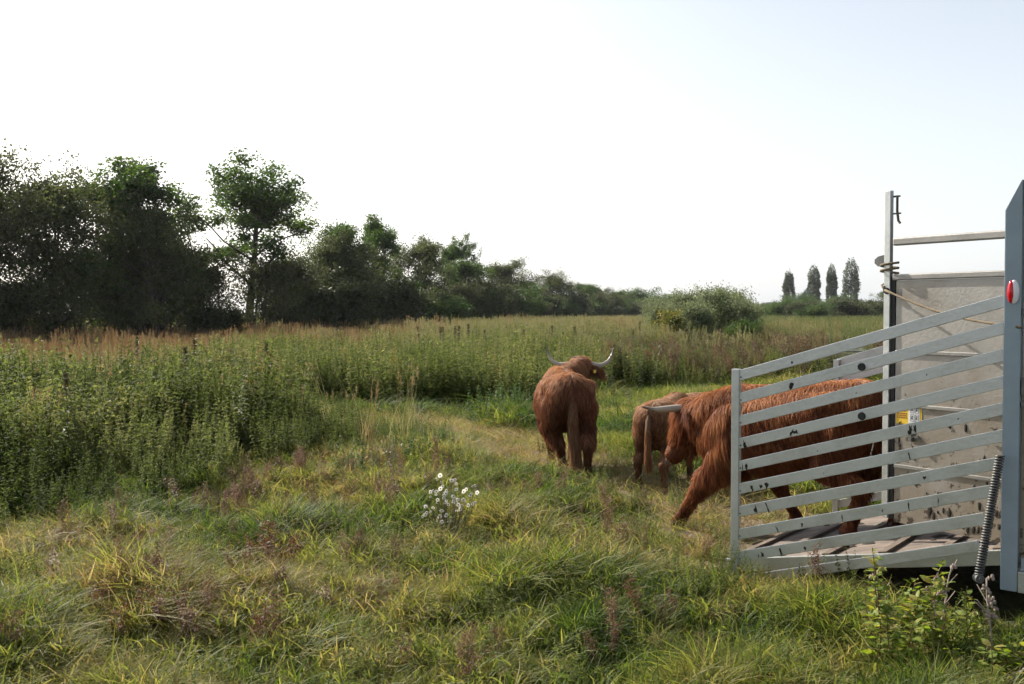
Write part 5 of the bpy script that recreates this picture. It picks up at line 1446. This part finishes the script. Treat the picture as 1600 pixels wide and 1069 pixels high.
# tall dark spikes rising above the grass and herbs
def spike(seed, h):
    r = np.random.default_rng(seed); parts = []
    b = np.zeros((1, 3)); tip = np.array([[r.normal(0, .05), r.normal(0, .05), h]])
    V, F = stem_quads(b, tip, .006); parts.append((V, F, np.full(len(F), .2)))
    m = 120; t = .72 + .28 * np.sqrt(r.random(m)); c = b + (tip - b) * t[:, None] + r.normal(0, .016, (m, 3)) * np.clip((1.02 - t) / .15, .15, 1)[:, None]; ax = rand_dirs(r, m) * [1, 1, .5] + [0, 0, .5]; ax /= np.linalg.norm(ax, axis=1)[:, None]
    V, F = leaves(c, ax, rand_dirs(r, m), .03 + .03 * r.random(m), np.full(m, .02)); parts.append((V, F, r.random(m)))
    m = 22; t = .1 + .6 * r.random(m); c = b + (tip - b) * t[:, None]; ax = rand_dirs(r, m) * [1, 1, .3]; ax /= np.linalg.norm(ax, axis=1)[:, None]
    V, F = leaves(c, ax, np.tile([0, 0, 1.], (m, 1)), np.full(m, .12), np.full(m, .035)); parts.append((V, F, r.random(m) * .4))
    return join(parts)
M['spike'] = leaf_mat('dark_dock_seed', [(0, (.07, .09, .03)), (.5, (.10, .09, .045)), (1, (.13, .10, .05))], .25, .6, inst=False)
sp = sorted([(697, 24, 1.62), (711, 25, 1.55), (717, 24, 1.6), (733, 26, 1.58), (690, 27, 1.5), (862, 30, 1.5), (897, 29, 1.5), (1000, 33, 1.6), (985, 31, 1.5), (820, 28, 1.45), (107, 11, 1.22), (300, 15, 1.45), (288, 14.5, 1.42), (410, 16, 1.42), (213, 17, 1.45), (660, 26, 1.5), (760, 27, 1.48)])
nleft = sum(q[0] < 500 for q in sp)
for i, (px, d, h) in enumerate(sp):
    V, F, R = spike(1300 + i, h)
    left = px < 500
    single('dock_spike', V, F, R, M['spike'], (px - 800) / F_ * d, d, 1.0, "dark seed spike out of the leafy herb thicket, %s from the left" % nth(i + 1) if left else "dark seed spike above the pale tall grass, %s from the left" % nth(i + 1 - nleft), 'plant', "seed spikes in the herb thicket" if left else "seed spikes in the tall grass")
MUG = []
for v in range(3):
    V, F, R = herb_plant(1400 + v, 1.75, 5, 18, .10, .3); MUG.append(raw_mesh('tall_weed', V, F4=F, mat=leaf_mat('tall_weed_leaves', [(0, (.05, .07, .025)), (.5, (.10, .12, .05)), (1, (.17, .17, .08))], .42, .6, inst=False), face_attr={"rnd": R}))
rw = random.Random(4)
mg = sorted([(rw.uniform(430, 1010), rw.uniform(21.5, 34)) for _ in range(30)] + [(rw.uniform(0, 420), rw.uniform(12, 20)) for _ in range(12)])
for i, (px, d) in enumerate(mg):
    o = link(bpy.data.objects.new('tall_weed', MUG[i % 3])); o.location = ((px - 800) / F_ * d, d, -.02); s = rw.uniform(.68, .88); o.scale = (s * 1.2, s * 1.2, s); o.rotation_euler = (0, 0, i)
    tag(o, "taller leafy weed standing above the meadow growth, %s from the left" % nth(i + 1), 'plant', "taller weeds in the meadow")
# loose low bushes of herbs beside the path
for i, (px, py, s, lab) in enumerate([(782, 662, .75, "low dark herb clump beyond the path, left of the big cow"), (808, 656, .65, "low herb clump beside the big cow's flank"), (745, 655, .6, "low herb clump where the path bends"), (565, 745, .6, "leafy herb clump at the thicket's right edge"), (640, 735, .5, "small herb clump at the thicket's corner"), (690, 722, .45, "last small herb clump before the path"), (975, 690, .5, "dark green clump between the big cow and the calf"), (952, 650, .55, "green clump just behind the big cow"), (1235, 640, .5, "weed clump seen between the upper rails")]):
    x, y = g2(px, py)
    V, F, R = join([(lambda a: (a[0] + np.array([math.cos(k * 2.4) * .12 * k ** .5 * 2, math.sin(k * 2.4) * .1 * k ** .5 * 2, 0]), a[1], a[2]))(herb_plant(1500 + i * 10 + k, .95, 5, 12, .085, .2)) for k in range(7)])
    single('herb_clump', V, F, R, leaf_mat('clump_leaves', [(0, (.035, .07, .018)), (.5, (.07, .12, .035)), (1, (.14, .17, .06))], .42, .6, inst=False, nscale=1.5), x, y, s, lab, 'herb clump')
# straw litter lying on the trodden ground
STRAW = source("src_straw", "straw_bits", [blades(14, .08, .26, .16, .004, .1, 700 + i, lean=2.6, seg=2) for i in range(4)], M['grass'])
P = field(5200, -6, 5, 7, 19, lambda P: ~in_poly(P, RAMP_POLY) & ~in_poly(P, HERB_POLY))
P = P[rng.random(len(P)) < .25 + .6 * trodden(P[:, 0], P[:, 1])]
scatter("straw_litter", STRAW, place(P, -.01), rots(len(P), .1), rng.uniform(.6, 1.1, len(P)), rng.integers(0, 4, len(P)), np.clip(rng.normal(.8, .04, len(P)), 0, .88), "pale straw litter lying along the trodden path", "straw")
